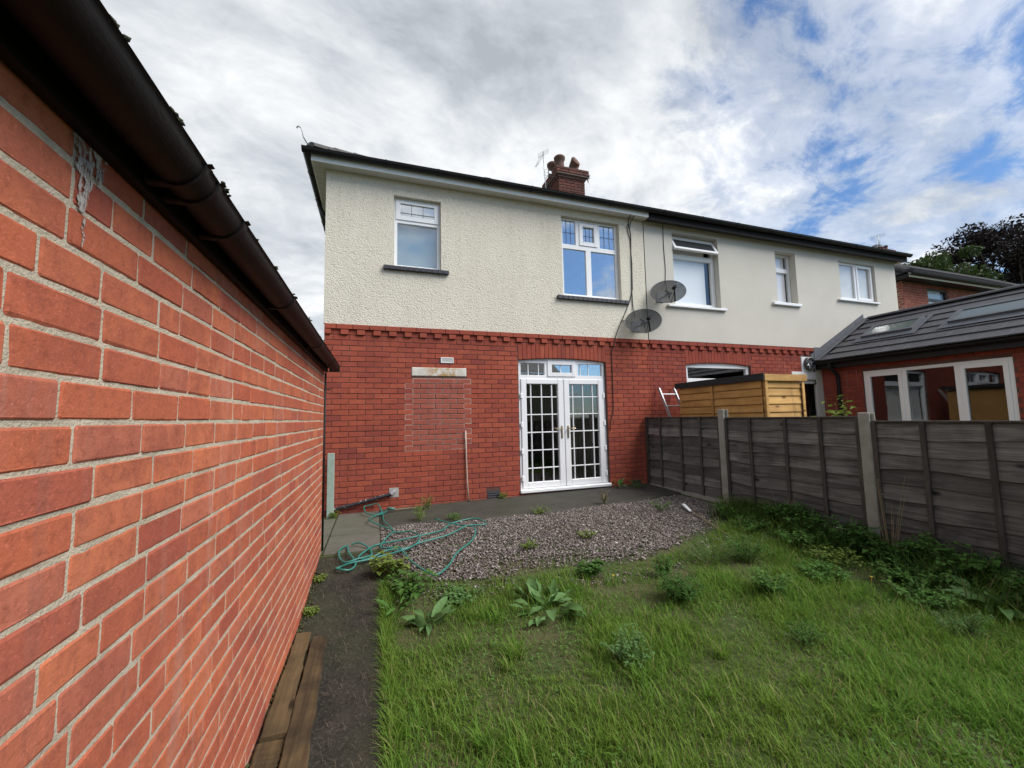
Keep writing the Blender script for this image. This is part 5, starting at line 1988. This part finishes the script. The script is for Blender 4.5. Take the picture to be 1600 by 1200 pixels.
H1 = [(0.91, -0.21), (0.77, -0.46), (0.62, -0.32), (0.58, -0.08), (0.64, -.05), (0.77, -0.08), (0.83, -0.37), (0.84, -0.82), (0.91, -1.22), (0.95, -1.41), (1.12, -1.48), (1.2, -1.74), (1.15, -1.89), (1.01, -1.99), (0.85, -2.0), (0.67, -2.09), (0.58, -2.05), (0.67, -1.91), (0.76, -1.78), (0.96, -1.77), (1.16, -1.74), (1.47, -1.56), (1.63, -1.34), (1.93, -1.25), (2.04, -1.4), (1.99, -1.56), (1.78, -1.56), (1.52, -1.75), (1.18, -1.9), (1.04, -2.03), (0.82, -2.06), (0.67, -2.13), (0.52, -2.17), (0.42, -2.18), (0.39, -2.22), (0.45, -2.28), (0.52, -2.26), (0.56, -2.16), (0.48, -1.91), (0.46, -1.72), (0.42, -1.77), (0.39, -1.88), (0.41, -2.0), (0.47, -2.12), (0.58, -2.1), (0.7, -2.01), (0.67, -1.85), (0.57, -1.72), (0.5, -1.7)]
H2 = [(0.84, -0.3), (0.67, -0.67), (0.69, -0.88), (0.84, -1.16), (0.94, -1.41), (0.86, -1.68), (0.79, -1.86), (0.86, -1.95), (0.96, -1.97), (1.01, -2.08), (1.08, -2.35), (1.17, -2.57), (1.26, -2.63), (1.39, -2.52), (1.52, -2.29), (1.71, -2.04), (1.81, -1.85), (1.83, -1.67), (1.72, -1.47), (1.59, -1.32), (1.46, -1.1)]
hose = empty('garden_hose', (.95, -1.6, .2), 'tangled green garden hose lying over slabs and gravel', 'hose')
for q_, H_ in enumerate((H1, H2)):
    pts = []
    for i, (x, y) in enumerate(H_):
        lift = .045 + .010 * (i % 3) + (.01 if q_ else 0)
        if y > -.2:
            lift += .06
        pts.append((x, y, float(zg(x, y)) + lift))
    MB().tube(catmull(pts, 6), .0088, 8).build('hose_length', M_HOSE, hose, smooth=True)
MB().tube([(.90, -.22, .31), (1.0, -.26, .30)], .02, 10).build('hose_connector', plain_mat('hose_fitting', (.05, .16, .13), .5), hose, smooth=True)
tag(MB().tube([(1.0, -.25, .29), (1.2, -.22, .285), (1.42, -.25, .285)], .008, 6).build('bamboo_cane', M_DRY), 'thin pale cane lying by the foot of the wall beyond the hose', 'cane')
# ------------------------------------------------------------------ gravel


def scatter_poly(poly, n, rng):
    P = np.array(poly)
    lo, hi = P.min(0), P.max(0)
    out = np.zeros((0, 2))
    while len(out) < n:
        q = lo + rng.random((n * 2, 2)) * (hi - lo)
        q = q[in_poly(q[:, 0], q[:, 1], poly)]
        out = np.concatenate([out, q])
    return out[:n]


rng = np.random.default_rng(21)
ico = np.array([(0, 0, 1), (.894, 0, .447), (.276, .851, .447), (-.724, .526, .447), (-.724, -.526, .447), (.276, -.851, .447),
                (.724, .526, -.447), (-.276, .851, -.447), (-.894, 0, -.447), (-.276, -.851, -.447), (.724, -.526, -.447), (0, 0, -1)])
icof = np.array([(0, 1, 2), (0, 2, 3), (0, 3, 4), (0, 4, 5), (0, 5, 1), (1, 6, 2), (2, 7, 3), (3, 8, 4), (4, 9, 5), (5, 10, 1),
                 (2, 6, 7), (3, 7, 8), (4, 8, 9), (5, 9, 10), (1, 10, 6), (11, 7, 6), (11, 8, 7), (11, 9, 8), (11, 10, 9), (11, 6, 10)])
n = 40000
S = scatter_poly(GRAVEL_POLY, n, rng)
# ragged edge: thin the stones towards the grass
edge = fbm(S[:, 0], S[:, 1], 3.0, 31)
ylow = np.interp(S[:, 0], [.8, 1.35, 1.9, 2.5, 3.1, 3.75, 4.5, 5.3], [-2.5, -2.68, -2.82, -2.86, -2.98, -2.85, -2.62, -2.15])
keep = (S[:, 1] - ylow) > (edge - .25) * 1.1 * rng.random(n)
stray = scatter_poly([(.85, -2.6), (3.2, -3.1), (5.3, -2.4), (5.3, -3.0), (3.0, -3.3), (.9, -2.9)], 900, rng)
S = np.concatenate([S[keep], stray])
n = len(S)
sz = rng.lognormal(math.log(.0078), .32, (n, 1, 1))
V = ico[None] * rng.uniform(.65, 1.25, (n, 12, 1)) * np.concatenate([rng.uniform(.8, 1.4, (n, 1, 1)), rng.uniform(.7, 1.2, (n, 1, 1)), rng.uniform(.45, .9, (n, 1, 1))], -1) * sz
a = rng.uniform(0, 6.28, n)
ca, sa = np.cos(a)[:, None], np.sin(a)[:, None]
V = np.stack([V[..., 0] * ca - V[..., 1] * sa, V[..., 0] * sa + V[..., 1] * ca, V[..., 2]], -1)
lay = rng.random(n) * .012
V += np.stack([S[:, 0], S[:, 1], zg(S[:, 0], S[:, 1]) + .004 + lay + (fbm(S[:, 0], S[:, 1], 2.5, 33) - .5) * .03], -1)[:, None, :]
F = (icof[None] + (np.arange(n) * 12)[:, None, None]).reshape(-1, 3)
tag(put('gravel', np_mesh('gravel', V.reshape(-1, 3), F, M_GRAVEL)), 'pinkish grey gravel bed in front of the French doors', 'gravel', kind='stuff')

# ------------------------------------------------------------------ grass


def blades(S, h, w_, lean, rng, zf=None, heading=None):
    """S (n,2) roots; h,w arrays -> vertices and faces (two quads bent + tip)"""
    n = len(S)
    a = rng.uniform(0, 6.28, n) if heading is None else heading
    d = np.stack([np.cos(a), np.sin(a)], -1)
    p = np.stack([-d[:, 1], d[:, 0]], -1)
    z0 = zf(S[:, 0], S[:, 1]) if zf else zg(S[:, 0], S[:, 1])
    V = np.zeros((n, 7, 3))
    for k, (t, ww) in enumerate(((0, 1.0), (.45, .85), (.8, .5))):
        off = lean * h * (t ** 1.8)
        c = S + d * off[:, None]
        z = z0 + h * t * np.sqrt(np.clip(1 - (lean * t) ** 2 * .35, .2, 1)) - .01
        V[:, 2 * k, :2] = c - p * (w_ * ww / 2)[:, None]
        V[:, 2 * k + 1, :2] = c + p * (w_ * ww / 2)[:, None]
        V[:, 2 * k, 2] = z
        V[:, 2 * k + 1, 2] = z
    off = lean * h
    V[:, 6, :2] = S + d * (off * 1.08)[:, None]
    V[:, 6, 2] = z0 + h * np.sqrt(np.clip(1 - lean ** 2 * .45, .12, 1)) - .01
    f = np.array([(0, 1, 3), (0, 3, 2), (2, 3, 5), (2, 5, 4), (4, 5, 6)])
    F = (f[None] + (np.arange(n) * 7)[:, None, None]).reshape(-1, 3)
    return V.reshape(-1, 3), F


rng = np.random.default_rng(5)
LAWN = [(.80, -9.0), (.80, -2.55), (1.35, -2.70), (1.9, -2.82), (2.5, -2.90), (3.1, -3.0), (3.75, -2.88), (4.5, -2.65), (5.3, -2.2), (5.53, -2.1), (5.53, -9.0)]
n = 300000
S = scatter_poly(LAWN, n, rng)
dist = np.hypot(S[:, 0] - CAM[0], S[:, 1] - CAM[1])
# clumps and bare patches
cl = fbm(S[:, 0], S[:, 1], 2.2, 41)
cl2 = fbm(S[:, 0], S[:, 1], 7.0, 42)
bare = np.zeros(len(S))
for (bx, by, br) in ((1.90, -3.72, .20), (3.27, -3.35, .22), (1.12, -2.95, .24), (3.9, -3.55, .20), (3.0, -4.1, .16), (1.75, -4.0, .14), (4.1, -4.3, .26), (4.7, -3.9, .22), (2.6, -3.1, .18)):
    bare = np.maximum(bare, np.exp(-(((S[:, 0] - bx) ** 2 + (S[:, 1] - by) ** 2) / br ** 2)))
far_thin = np.clip((S[:, 1] + 3.6) / .8, 0, .35)
p_keep = np.clip(.45 + 1.0 * cl + .4 * (cl2 - .5) - .85 * bare - far_thin, .12, 1) * np.where(S[:, 1] < -5.6, .12, 1)
S = S[rng.random(len(S)) < p_keep]
n = len(S)
cl = fbm(S[:, 0], S[:, 1], 2.2, 41)
hh = (.020 + .055 * np.clip(cl * 1.9 - .55, 0, 1) + .012 * np.clip((-3.4 - S[:, 1]) / 1.2, 0, 1)) * rng.lognormal(0, .38, n)
hd_ = rng.uniform(0, 6.28, n)
Vg, Fg = blades(S, hh, rng.uniform(.0026, .0072, n), rng.uniform(.3, .99, n), rng, lawn_z, hd_)
tag(put('lawn_grass', np_mesh('lawn_grass', Vg, Fg, M_GRASS)), 'rough uneven green lawn grass in the foreground', 'grass', kind='stuff')
# coarser tussocks of a second grass
nt_ = 95
TC = scatter_poly([(.85, -5.6), (.85, -2.8), (2.4, -3.0), (4.9, -3.2), (4.9, -5.6)], nt_, rng)
S = np.repeat(TC, 46, axis=0) + rng.normal(0, .030, (nt_ * 46, 2)) * np.repeat(rng.uniform(.6, 1.6, (nt_, 1)), 46, axis=0)
n = len(S)
Vg, Fg = blades(S, rng.uniform(.05, .13, n) * np.repeat(rng.uniform(.6, 1.2, nt_), 46), rng.uniform(.004, .008, n), rng.uniform(.45, .99, n), rng, lawn_z)
tag(put('lawn_tussocks', np_mesh('lawn_tussocks', Vg, Fg, grass_mat('grass_coarse', [(.09, .20, .022), (.14, .27, .035), (.11, .23, .045)], (.36, .31, .14)))), 'coarser brighter grass tussocks scattered through the lawn', 'grass', kind='stuff')
# clover and small broad leaves among the grass
n = 26000
S = scatter_poly(LAWN, n, rng)
S = S[(fbm(S[:, 0], S[:, 1], 1.8, 51) > .48) & (S[:, 1] > -5.8)]
n = len(S)
a = rng.uniform(0, 6.28, (n, 1))
L_ = rng.uniform(.004, .012, (n, 1))
d = np.concatenate([np.cos(a), np.sin(a), rng.uniform(-.35, .35, (n, 1))], 1)
p = np.concatenate([-np.sin(a), np.cos(a), rng.uniform(-.35, .35, (n, 1))], 1)
c = np.stack([S[:, 0], S[:, 1], lawn_z(S[:, 0], S[:, 1]) + rng.uniform(.004, .045, n)], -1)
Vc = np.stack([c - d * L_, c + p * L_ * .7, c + d * L_, c - p * L_ * .7], 1).reshape(-1, 3)
Fc = (np.array([(0, 1, 2, 3)])[None] + (np.arange(n) * 4)[:, None, None]).reshape(-1, 4)
tag(put('lawn_clover', np_mesh('lawn_clover', Vc, Fc, leaf_mat('clover_leaf', (.085, .18, .04), (.12, .23, .055), (.06, .13, .03)))), 'low clover and small leaves scattered through the lawn', 'clover', kind='stuff')
# dead thatch between the blades
n = 26000
S = scatter_poly(LAWN, n, rng)
S = S[S[:, 1] > -5.8]
n = len(S)
Vg, Fg = blades(S, rng.uniform(.02, .06, n), rng.uniform(.002, .004, n), rng.uniform(.9, .99, n), rng, lawn_z)
Vg[:, 2] -= .004
tag(put('grass_thatch', np_mesh('grass_thatch', Vg, Fg, plain_mat('thatch', (.17, .135, .065), .9, .7, 3, (.09, .085, .03)))), 'dry thatch and clippings among the lawn grass', 'grass', kind='stuff')
# long grass at the foot of the fence
n = 9000
t = rng.random(n) ** 1.0
yy = -2.1 - t * 4.0
xx = 5.50 - np.abs(rng.normal(0, .27, n))
S = np.stack([xx, yy], -1)
cl = fbm(S[:, 0], S[:, 1], 2.6, 47)
S = S[cl > .36]
n = len(S)
hh = rng.uniform(.10, .30, n) * (.7 + .6 * fbm(S[:, 0], S[:, 1], 2.0, 48))
Vg, Fg = blades(S, hh, rng.uniform(.005, .010, n), rng.uniform(.3, .95, n), rng, lawn_z)
tag(put('fence_grass', np_mesh('fence_grass', Vg, Fg, grass_mat('grass_long', [(.030, .075, .014), (.045, .10, .02), (.06, .12, .025)], (.15, .13, .06)))), 'long dark grass growing along the foot of the fence', 'grass', kind='stuff')
# edging grass along the path
n = 5200
yy = -2.55 - rng.random(n) * 3.2
S = np.stack([.80 + np.abs(rng.normal(0, .035, n)) - .01, yy], -1)
Vg, Fg = blades(S, rng.uniform(.03, .12, n), rng.uniform(.003, .006, n), rng.uniform(.4, .97, n), rng, lawn_z)
tag(put('path_edge_grass', np_mesh('path_edge_grass', Vg, Fg, M_GRASS)), 'grass fringe spilling over the path edge', 'grass', kind='stuff')
# litter on the black path
n = 1500
S = np.stack([rng.uniform(.23, .80, n), rng.uniform(-5.2, -1.95, n)], -1)
Vg, Fg = blades(S, rng.uniform(.010, .045, n), rng.uniform(.0015, .0035, n), rng.uniform(.93, .99, n), rng, lambda x, y: zg(x, y) + .032)
tag(put('path_litter', np_mesh('path_litter', Vg, Fg, plain_mat('litter', (.11, .088, .06), .95, .8, 9, (.03, .028, .022)))), 'dead grass bits scattered on the black path', 'litter', kind='stuff')


# ------------------------------------------------------------------ plants


def leaf_geo(L, W_, curl, fold, n=6, wavy=0.0, seed=0, lobed=False):
    """leaf along +x from the origin, arching down; two strips"""
    r = random.Random(seed)
    V = []
    F = []
    for i in range(n + 1):
        t = i / n
        wd = W_ * (math.sin(math.pi * min(1, t * .96 + .04)) ** .8) * (1 - .25 * t)
        if lobed and i % 2:
            wd *= .55
        x = L * t * math.cos(curl * t * .6)
        z = L * (.10 * t - curl * .42 * t * t)
        wv = wavy * W_ * math.sin(i * 2.4 + r.random())
        V += [(x, -wd / 2, z + fold * wd + wv), (x, 0, z), (x, wd / 2, z + fold * wd - wv)]
    for i in range(n):
        b = i * 3
        F += [(b, b + 3, b + 4, b + 1), (b + 1, b + 4, b + 5, b + 2)]
    return V, F


DOCK_ME = [mesh_from('leaf', *leaf_geo(.24, .085, c, .22, 6, .10, k), M_DOCK, True) for k, c in enumerate((.5, .9, 1.3, .25))]
TEAS_ME = [mesh_from('leaf', *leaf_geo(.22, .055, c, .2, 8, .05, k, True), M_WEED, True) for k, c in enumerate((.5, .8, 1.1))]


def gz(x, y):
    return float(lawn_z(np.array(float(x)), np.array(float(y))))


def rosette(name, label, x, y, nl, scale, meshes, spread=1.0, group=None, up=(15, 75), cat='plant', z=None):
    zb = gz(x, y) if z is None else z
    root = empty(name, (x, y, zb), label, cat, group)
    r = random.Random(int(x * 1000 + y * 77))
    for i in range(nl):
        az_ = r.uniform(0, 2 * math.pi)
        elv = rad(r.uniform(*up))
        s = scale * r.uniform(.55, 1.15)
        off = r.uniform(0, .10) * spread
        put('leaf', r.choice(meshes), root, (x + off * math.cos(az_), y + off * math.sin(az_), zb + r.uniform(0, .06) * scale),
            (r.uniform(-.9, .9), -elv * r.uniform(.5, 1.0), az_ + r.uniform(-.3, .3)), (s, s * r.uniform(.8, 1.2), s))
    return root


def leafy(name, label, x, y, h, rad_, nst, leaf, nl, mat, cat='plant', group=None, z=None, droop=.4, stem_mat=None, seed=None, per=None, shape=(1.0, .55)):
    """bushy weed: thin stems with many small leaflets"""
    zb = gz(x, y) if z is None else z
    root = empty(name, (x, y, zb), label, cat, group)
    r = np.random.default_rng(int(abs(x) * 1000 + abs(y) * 313) if seed is None else seed)
    st = MB()
    LV, LF = [], []
    nq = 0
    for s in range(nst):
        a = r.uniform(0, 6.28)
        rr_ = rad_ * math.sqrt(r.random())
        hs = h * r.uniform(.55, 1.1)
        p0 = np.array([x + .12 * rad_ * math.cos(a), y + .12 * rad_ * math.sin(a), zb - .01])
        p2 = np.array([x + rr_ * math.cos(a), y + rr_ * math.sin(a), zb + hs])
        p1 = (p0 + p2) / 2 + np.array([0, 0, hs * .18])
        pts = [tuple((1 - t) ** 2 * p0 + 2 * t * (1 - t) * p1 + t * t * p2) for t in (0, .33, .66, 1)]
        st.tube(pts, .003, 4, radii=[.0035, .003, .0022, .001])
        for k in range(nl):
            t = r.uniform(.25, 1.0)
            c = (1 - t) ** 2 * p0 + 2 * t * (1 - t) * p1 + t * t * p2
            la = r.uniform(0, 6.28)
            d = np.array([math.cos(la), math.sin(la), r.uniform(-droop, .5)])
            d /= np.linalg.norm(d)
            sd = np.cross(d, [0, 0, 1.0])
            sd /= np.linalg.norm(sd) + 1e-9
            nn = np.cross(sd, d)
            L_ = leaf * r.uniform(.5, 1.3)
            W_ = L_ * shape[1] * r.uniform(.7, 1.2)
            c = c + d * L_ * .25
            q = [c, c + d * L_ * .45 + sd * W_ * .5 + nn * .12 * L_, c + d * L_ - nn * .15 * L_, c + d * L_ * .45 - sd * W_ * .5 + nn * .12 * L_]
            LV += q
            LF += [(nq, nq + 1, nq + 2), (nq, nq + 2, nq + 3)]
            nq += 4
    st.build('stem', stem_mat or M_STEMS, root, base=(x, y, zb))
    me = np_mesh('foliage', np.array(LV) - np.array([x, y, zb]), np.array(LF), mat)
    put('foliage', me, root, (x, y, zb))
    return root


rosette('dock_plant', 'big broad-leaved dock plant at the gravel edge in the middle of the lawn', 2.02, -3.40, 46, .80, DOCK_ME, 2.4, up=(0, 58))
rosette('dock_plant', 'pale dock plant with large leaves beside the black path', 1.10, -3.28, 14, .80, DOCK_ME, .8, up=(0, 55))
rosette('dock_plant', 'broad-leaved dock plant at the right-hand edge below the fence', 5.02, -4.66, 20, 1.0, DOCK_ME, 1.4, up=(5, 60))
rosette('dock_plant', 'small dock plant on the apron right of the French doors', 4.83, -.16, 9, .62, DOCK_ME, .6, z=.31)
rosette('thistle_plant', 'jagged thistle rosette overhanging the black path', .90, -3.02, 9, .95, TEAS_ME, .5)
FE = 'feathery weeds growing in the lawn'
for (x, y, h, r_, nst, lb) in ((3.02, -3.70, .20, .17, 26, 'feathery dark green weed clump in mid lawn right of the dock'),
                               (2.20, -4.20, .17, .17, 26, 'low bushy weed clump in the lawn nearest the camera'),
                               (3.72, -3.95, .20, .18, 26, 'feathery weed clump in front of the second fence post'),
                               (4.35, -3.90, .20, .19, 28, 'dense weed clump beside the long grass near the fence'),
                               (3.78, -3.25, .20, .22, 30, 'wide bright weed clump at the right end of the gravel'),
                               (4.35, -4.75, .16, .20, 26, 'low weed clump at the right edge of the lawn'),
                               (3.20, -3.30, .24, .09, 18, 'slim upright feathery weed at the gravel edge'),
                               (4.15, -3.35, .22, .20, 30, 'leafy weed clump between gravel corner and fence grass'),
                               (2.62, -2.98, .12, .13, 18, 'small round-leaved weed at the gravel edge right of the dock'),
                               (3.35, -4.45, .12, .15, 18, 'flat weed patch in the lawn right of centre'),
                               (1.40, -2.95, .10, .20, 22, 'spreading low weed at the left end of the gravel edge')):
    q = random.Random(int(x * 900 + h * 77))
    leafy('lawn_weed', lb, x, y, h * q.uniform(.7, 1.1), r_ * q.uniform(.9, 1.5), int(nst * q.uniform(.9, 1.5)), q.choice((.022, .03, .042)), int(q.uniform(16, 26)), q.choice((M_WEED, M_WEED, M_DOCK, M_IVY)), group=FE, shape=(1, q.choice((.35, .6, .9))))
leafy('bramble_plant', 'yellow-green bramble sprawling from the lawn onto hose and path', .86, -2.42, .20, .20, 24, .060, 9, M_WEED_Y, shape=(1, .75))
leafy('bramble_plant', 'green bramble clump at the corner of the lawn beside the black path', 1.02, -2.78, .17, .22, 26, .055, 9, M_WEED, shape=(1, .75))
for i, (x, y, h, r_, m_, lb) in enumerate(((1.30, -.90, .22, .15, M_WEED_Y, 'tall grassy weed between apron and gravel near the hose'),
                                       (1.45, -.32, .20, .08, M_WEED_Y, 'upright yellowish weed at the wall behind the hose'),
                                       (2.70, -.06, .09, .08, M_WEED_Y, 'tiny weed under the air brick left of the French doors'),
                                       (2.85, -1.20, .09, .16, M_WEED_Y, 'low weed on the apron edge left of the doors'),
                                       (1.75, -1.05, .08, .15, M_WEED, 'small weed on the apron edge beyond the long hose loop'),
                                       (3.95, -1.10, .20, .06, M_DRY, 'thin dry upright weed on the apron edge before the doors'),
                                       (5.10, -.28, .15, .20, M_WEED, 'green weeds in the corner by fence and house wall'),
                                       (4.46, -1.72, .13, .20, M_WEED, 'green weed patch on the gravel near the fence'),
                                       (5.30, -2.05, .20, .20, M_WEED_Y, 'yellow-green weed at the first concrete fence post'),
                                       (5.15, -2.50, .16, .18, M_IVY, 'dark weed by the fence beyond the gravel'),
                                       (2.30, -2.30, .06, .14, M_WEED_Y, 'sparse weed growing through the gravel centre left'),
                                       (3.00, -2.25, .07, .13, M_WEED_Y, 'sparse weed growing through the gravel centre right'),
                                       (.20, -.12, .07, .10, M_WEED_Y, 'small weed in the corner under the green board'),
                                       (.27, -2.35, .05, .06, M_WEED_Y, 'mossy weed at the foot of the garage wall'),
                                       (.27, -2.85, .06, .05, M_WEED_Y, 'tiny weed at the foot of the garage wall near the planks'))):
    leafy('weed', lb, x, y, h, r_, 12, .030, 12, m_, z=float(zg(x, y)) + .02)
# dark leafy strip along the fence
for i, (x, y, h, r_) in enumerate(((5.28, -2.75, .26, .22), (5.22, -3.15, .28, .26), (5.30, -3.55, .28, .22), (5.20, -3.95, .26, .26), (5.27, -4.4, .28, .24), (5.15, -4.9, .28, .28))):
    leafy('ground_elder', ['dark leafy ground elder clump just past the first concrete post', 'dark leafy clump midway along the second fence panel', 'dark leafy clump at the second concrete post', 'dark leafy clump under the third fence panel, nearer its concrete post', 'dark leafy clump under the middle of the third fence panel', 'dark leafy clump at the right picture edge below the fence'][i],
          x, y, h, r_, 26, .055, 13, M_IVY, group='leafy clumps along the fence', shape=(1, .8))
for i, (x, y, h, r_, lf, mt) in enumerate(((5.10, -2.30, .16, .24, .040, M_WEED), (4.85, -2.75, .14, .26, .034, M_WEED), (4.95, -3.30, .16, .26, .045, M_WEED), (4.80, -3.70, .14, .24, .034, M_WEED_Y),
                                           (4.88, -4.25, .16, .26, .045, M_WEED), (4.60, -4.45, .13, .24, .034, M_WEED), (5.36, -2.95, .30, .16, .05, M_WEED), (5.38, -4.15, .30, .16, .05, M_WEED))):
    leafy('fence_weed', ['fresh green weed mat beyond the gravel, by the first post', 'low green weed mat in front of the second fence panel', 'leafy green weeds before the second panel, nearer its far post', 'yellowish low weeds short of the second concrete post', 'leafy weeds beside the long grass under the third panel', 'low spreading weeds at the lawn edge under the third panel', 'tall green weed tight against the second fence panel', 'tall green weed tight against the third fence panel'][i],
          x, y, h, r_, 34, lf, 16, mt, group='green weeds along the fence foot', shape=(1, .7))
leafy('dry_weed_stalks', 'dry pale weed stalks leaning by the second concrete post', 5.36, -3.85, .75, .22, 9, .02, 3, M_DRY, stem_mat=M_DRY)
leafy('dry_weed_stalks', 'dry twiggy stalks under the second fence panel', 5.40, -2.75, .38, .2, 10, .015, 2, M_DRY, stem_mat=M_DRY)
leafy('elder_bush', 'green bush rising behind the fence beside the neighbour window', 6.55, -2.75, 1.42, .24, 34, .09, 10, M_WEED_Y, z=.25, cat='bush', shape=(1, .4))
leafy('elder_bush', 'bare thin twigs rising in front of the shed behind the fence', 6.20, -2.5, 1.60, .20, 16, .02, 1, M_DRY, z=.25, cat='bush', stem_mat=M_BARK)
# yellow flowers in the lawn
for (x, y) in ((2.72, -3.22), (4.62, -4.1), (4.75, -4.15)):
    z = gz(x, y)
    fl = MB().tube([(x, y, z), (x + .01, y, z + .07)], .0015, 4)
    b0 = len(fl.V)
    for k in range(10):
        a = 2 * math.pi * k / 10
        fl.add([(x + .01, y, z + .07), (x + .01 + .011 * math.cos(a - .2), y + .011 * math.sin(a - .2), z + .074), (x + .01 + .011 * math.cos(a + .2), y + .011 * math.sin(a + .2), z + .074)], [(0, 1, 2)])
    o = fl.build('dandelion', M_FLOWER)
    tag(o, 'yellow dandelion flower at the gravel edge' if x < 3 else 'yellow flower nearer the second post, in grass below the fence' if x < 4.7 else 'yellow flower farther right, in grass below the fence', 'flower', 'yellow flowers in the grass')

# ------------------------------------------------------------------ trees


def tree(name, label, base, trunk_h, cz, rx, rz, nl, leaf, mat, seed):
    r = np.random.default_rng(seed)
    root = empty(name, base, label, 'tree')
    b = np.array(base, float)
    t = MB().tube([tuple(b), tuple(b + [0.2, 0, trunk_h * .5]), tuple(b + [0, .1, cz - base[2]])], .3, 10, radii=[.42, .30, .12])
    limbs = []
    for k in range(22):
        a = r.uniform(0, 6.28)
        z0 = trunk_h * r.uniform(.6, 1.0)
        e = b + np.array([math.cos(a) * rx * r.uniform(.5, .95), math.sin(a) * rx * r.uniform(.5, .95), cz - b[2] + r.uniform(-.5, .85) * rz])
        s = b + np.array([0, 0, z0])
        m = (s + e) / 2 + np.array([0, 0, .8])
        t.tube([tuple(s), tuple(m), tuple(e)], .08, 6, radii=[.13, .08, .02])
        limbs.append(e)
    t.build('trunk', M_BARK, root, smooth=True, base=tuple(b))
    # clumps through the crown volume
    nc = 90
    u = r.normal(0, 1, (nc, 3))
    u /= np.linalg.norm(u, axis=1)[:, None]
    C = b * np.array([1, 1, 0]) + np.array([0, 0, cz]) + u * (r.random((nc, 1)) ** .45) * np.array([rx, rx, rz]) * .88
    C = np.concatenate([C, np.array(limbs)])
    cs = r.uniform(.5, 1.15, len(C)) * rx * .24
    idx = r.integers(0, len(C), nl)
    v = r.normal(0, 1, (nl, 3))
    v /= np.linalg.norm(v, axis=1)[:, None]
    P = C[idx] + v * (r.random((nl, 1)) ** .4) * cs[idx][:, None] * np.array([1, 1, .75])
    a1 = r.normal(0, 1, (nl, 3))
    a1 /= np.linalg.norm(a1, axis=1)[:, None]
    a2 = np.cross(a1, r.normal(0, 1, (nl, 3)))
    a2 /= np.linalg.norm(a2, axis=1)[:, None]
    L_ = leaf * r.uniform(.6, 1.4, (nl, 1))
    V = np.stack([P - a1 * L_, P + a2 * L_ * .5, P + a1 * L_, P - a2 * L_ * .5], 1).reshape(-1, 3)
    F = (np.array([(0, 1, 2, 3)])[None] + (np.arange(nl) * 4)[:, None, None]).reshape(-1, 4)
    put('crown', np_mesh('crown', V - b, F, mat), root, tuple(b))
    return root


tree('broadleaf_tree', 'green leafy tree behind the far house roof, left of the copper beech', (41.4, 13.5, 0), 6, 9.7, 4.2, 4.0, 26000, .14, M_TREE_G, 1)
tree('broadleaf_tree', 'darker green tree between the leafy tree and the copper beech', (47.5, 14.5, 0), 6, 10.8, 4.4, 4.2, 26000, .14, M_TREE_G, 2)
tree('copper_beech', 'tall dark copper beech at the right edge above the far roof', (58.2, 13.0, 0), 7, 12.6, 7.2, 7.2, 60000, .14, M_TREE_D, 3)

# ------------------------------------------------------------------ what the panes mirror: back fence and house behind the garden
bf = empty('back_fence', (3, -13, 0), 'weathered board fence at the far end of the garden behind the camera', 'fence')
bb = MB().box(-.055, .055, -.008, .008, 0, 1.7)
bme = mesh_from('board', bb.V, bb.F, M_FENCE)
for i in range(70):
    put('board', bme, bf, (-1.5 + i * .118, -13.2, .02 + random.uniform(-.02, .02)))
sf = empty('side_fence', (-2.0, 2.0, .1), 'board fence closing the passage between garage and house', 'fence')
for i in range(20):
    put('board', bme, sf, (-2.55 + i * .118, 2.2, .15 + random.uniform(-.02, .02)))
bh_ = empty('pale_house', (6, -26, 0), 'pale rendered house behind the garden, mirrored in the door panes', 'house')
facade(bh_, 'wall', M_PALE_HOUSE, -6, 16, 0, 5.4, [], -26, .1)
w_o = MB()
for x in (-3, 1.5, 6, 10.5):
    for z in (1.0, 3.5):
        wn = MB().box(x, x + 1.5, -25.98, -25.9, z, z + 1.3).build('window', M_WHITE, bh_)
        MB().box(x + .08, x + 1.42, -25.895, -25.885, z + .08, z + 1.22).build('pane', plain_mat('mirror_house_glass', (.03, .035, .04), .1), wn)
bpy.data.objects[bh_.name]
MB().add([(-6.4, -25.6, 5.4), (16.4, -25.6, 5.4), (16.4, -29.5, 7.9), (-6.4, -29.5, 7.9)], [(0, 1, 2, 3)]).build('roof', M_SLATE_OLD, bh_)
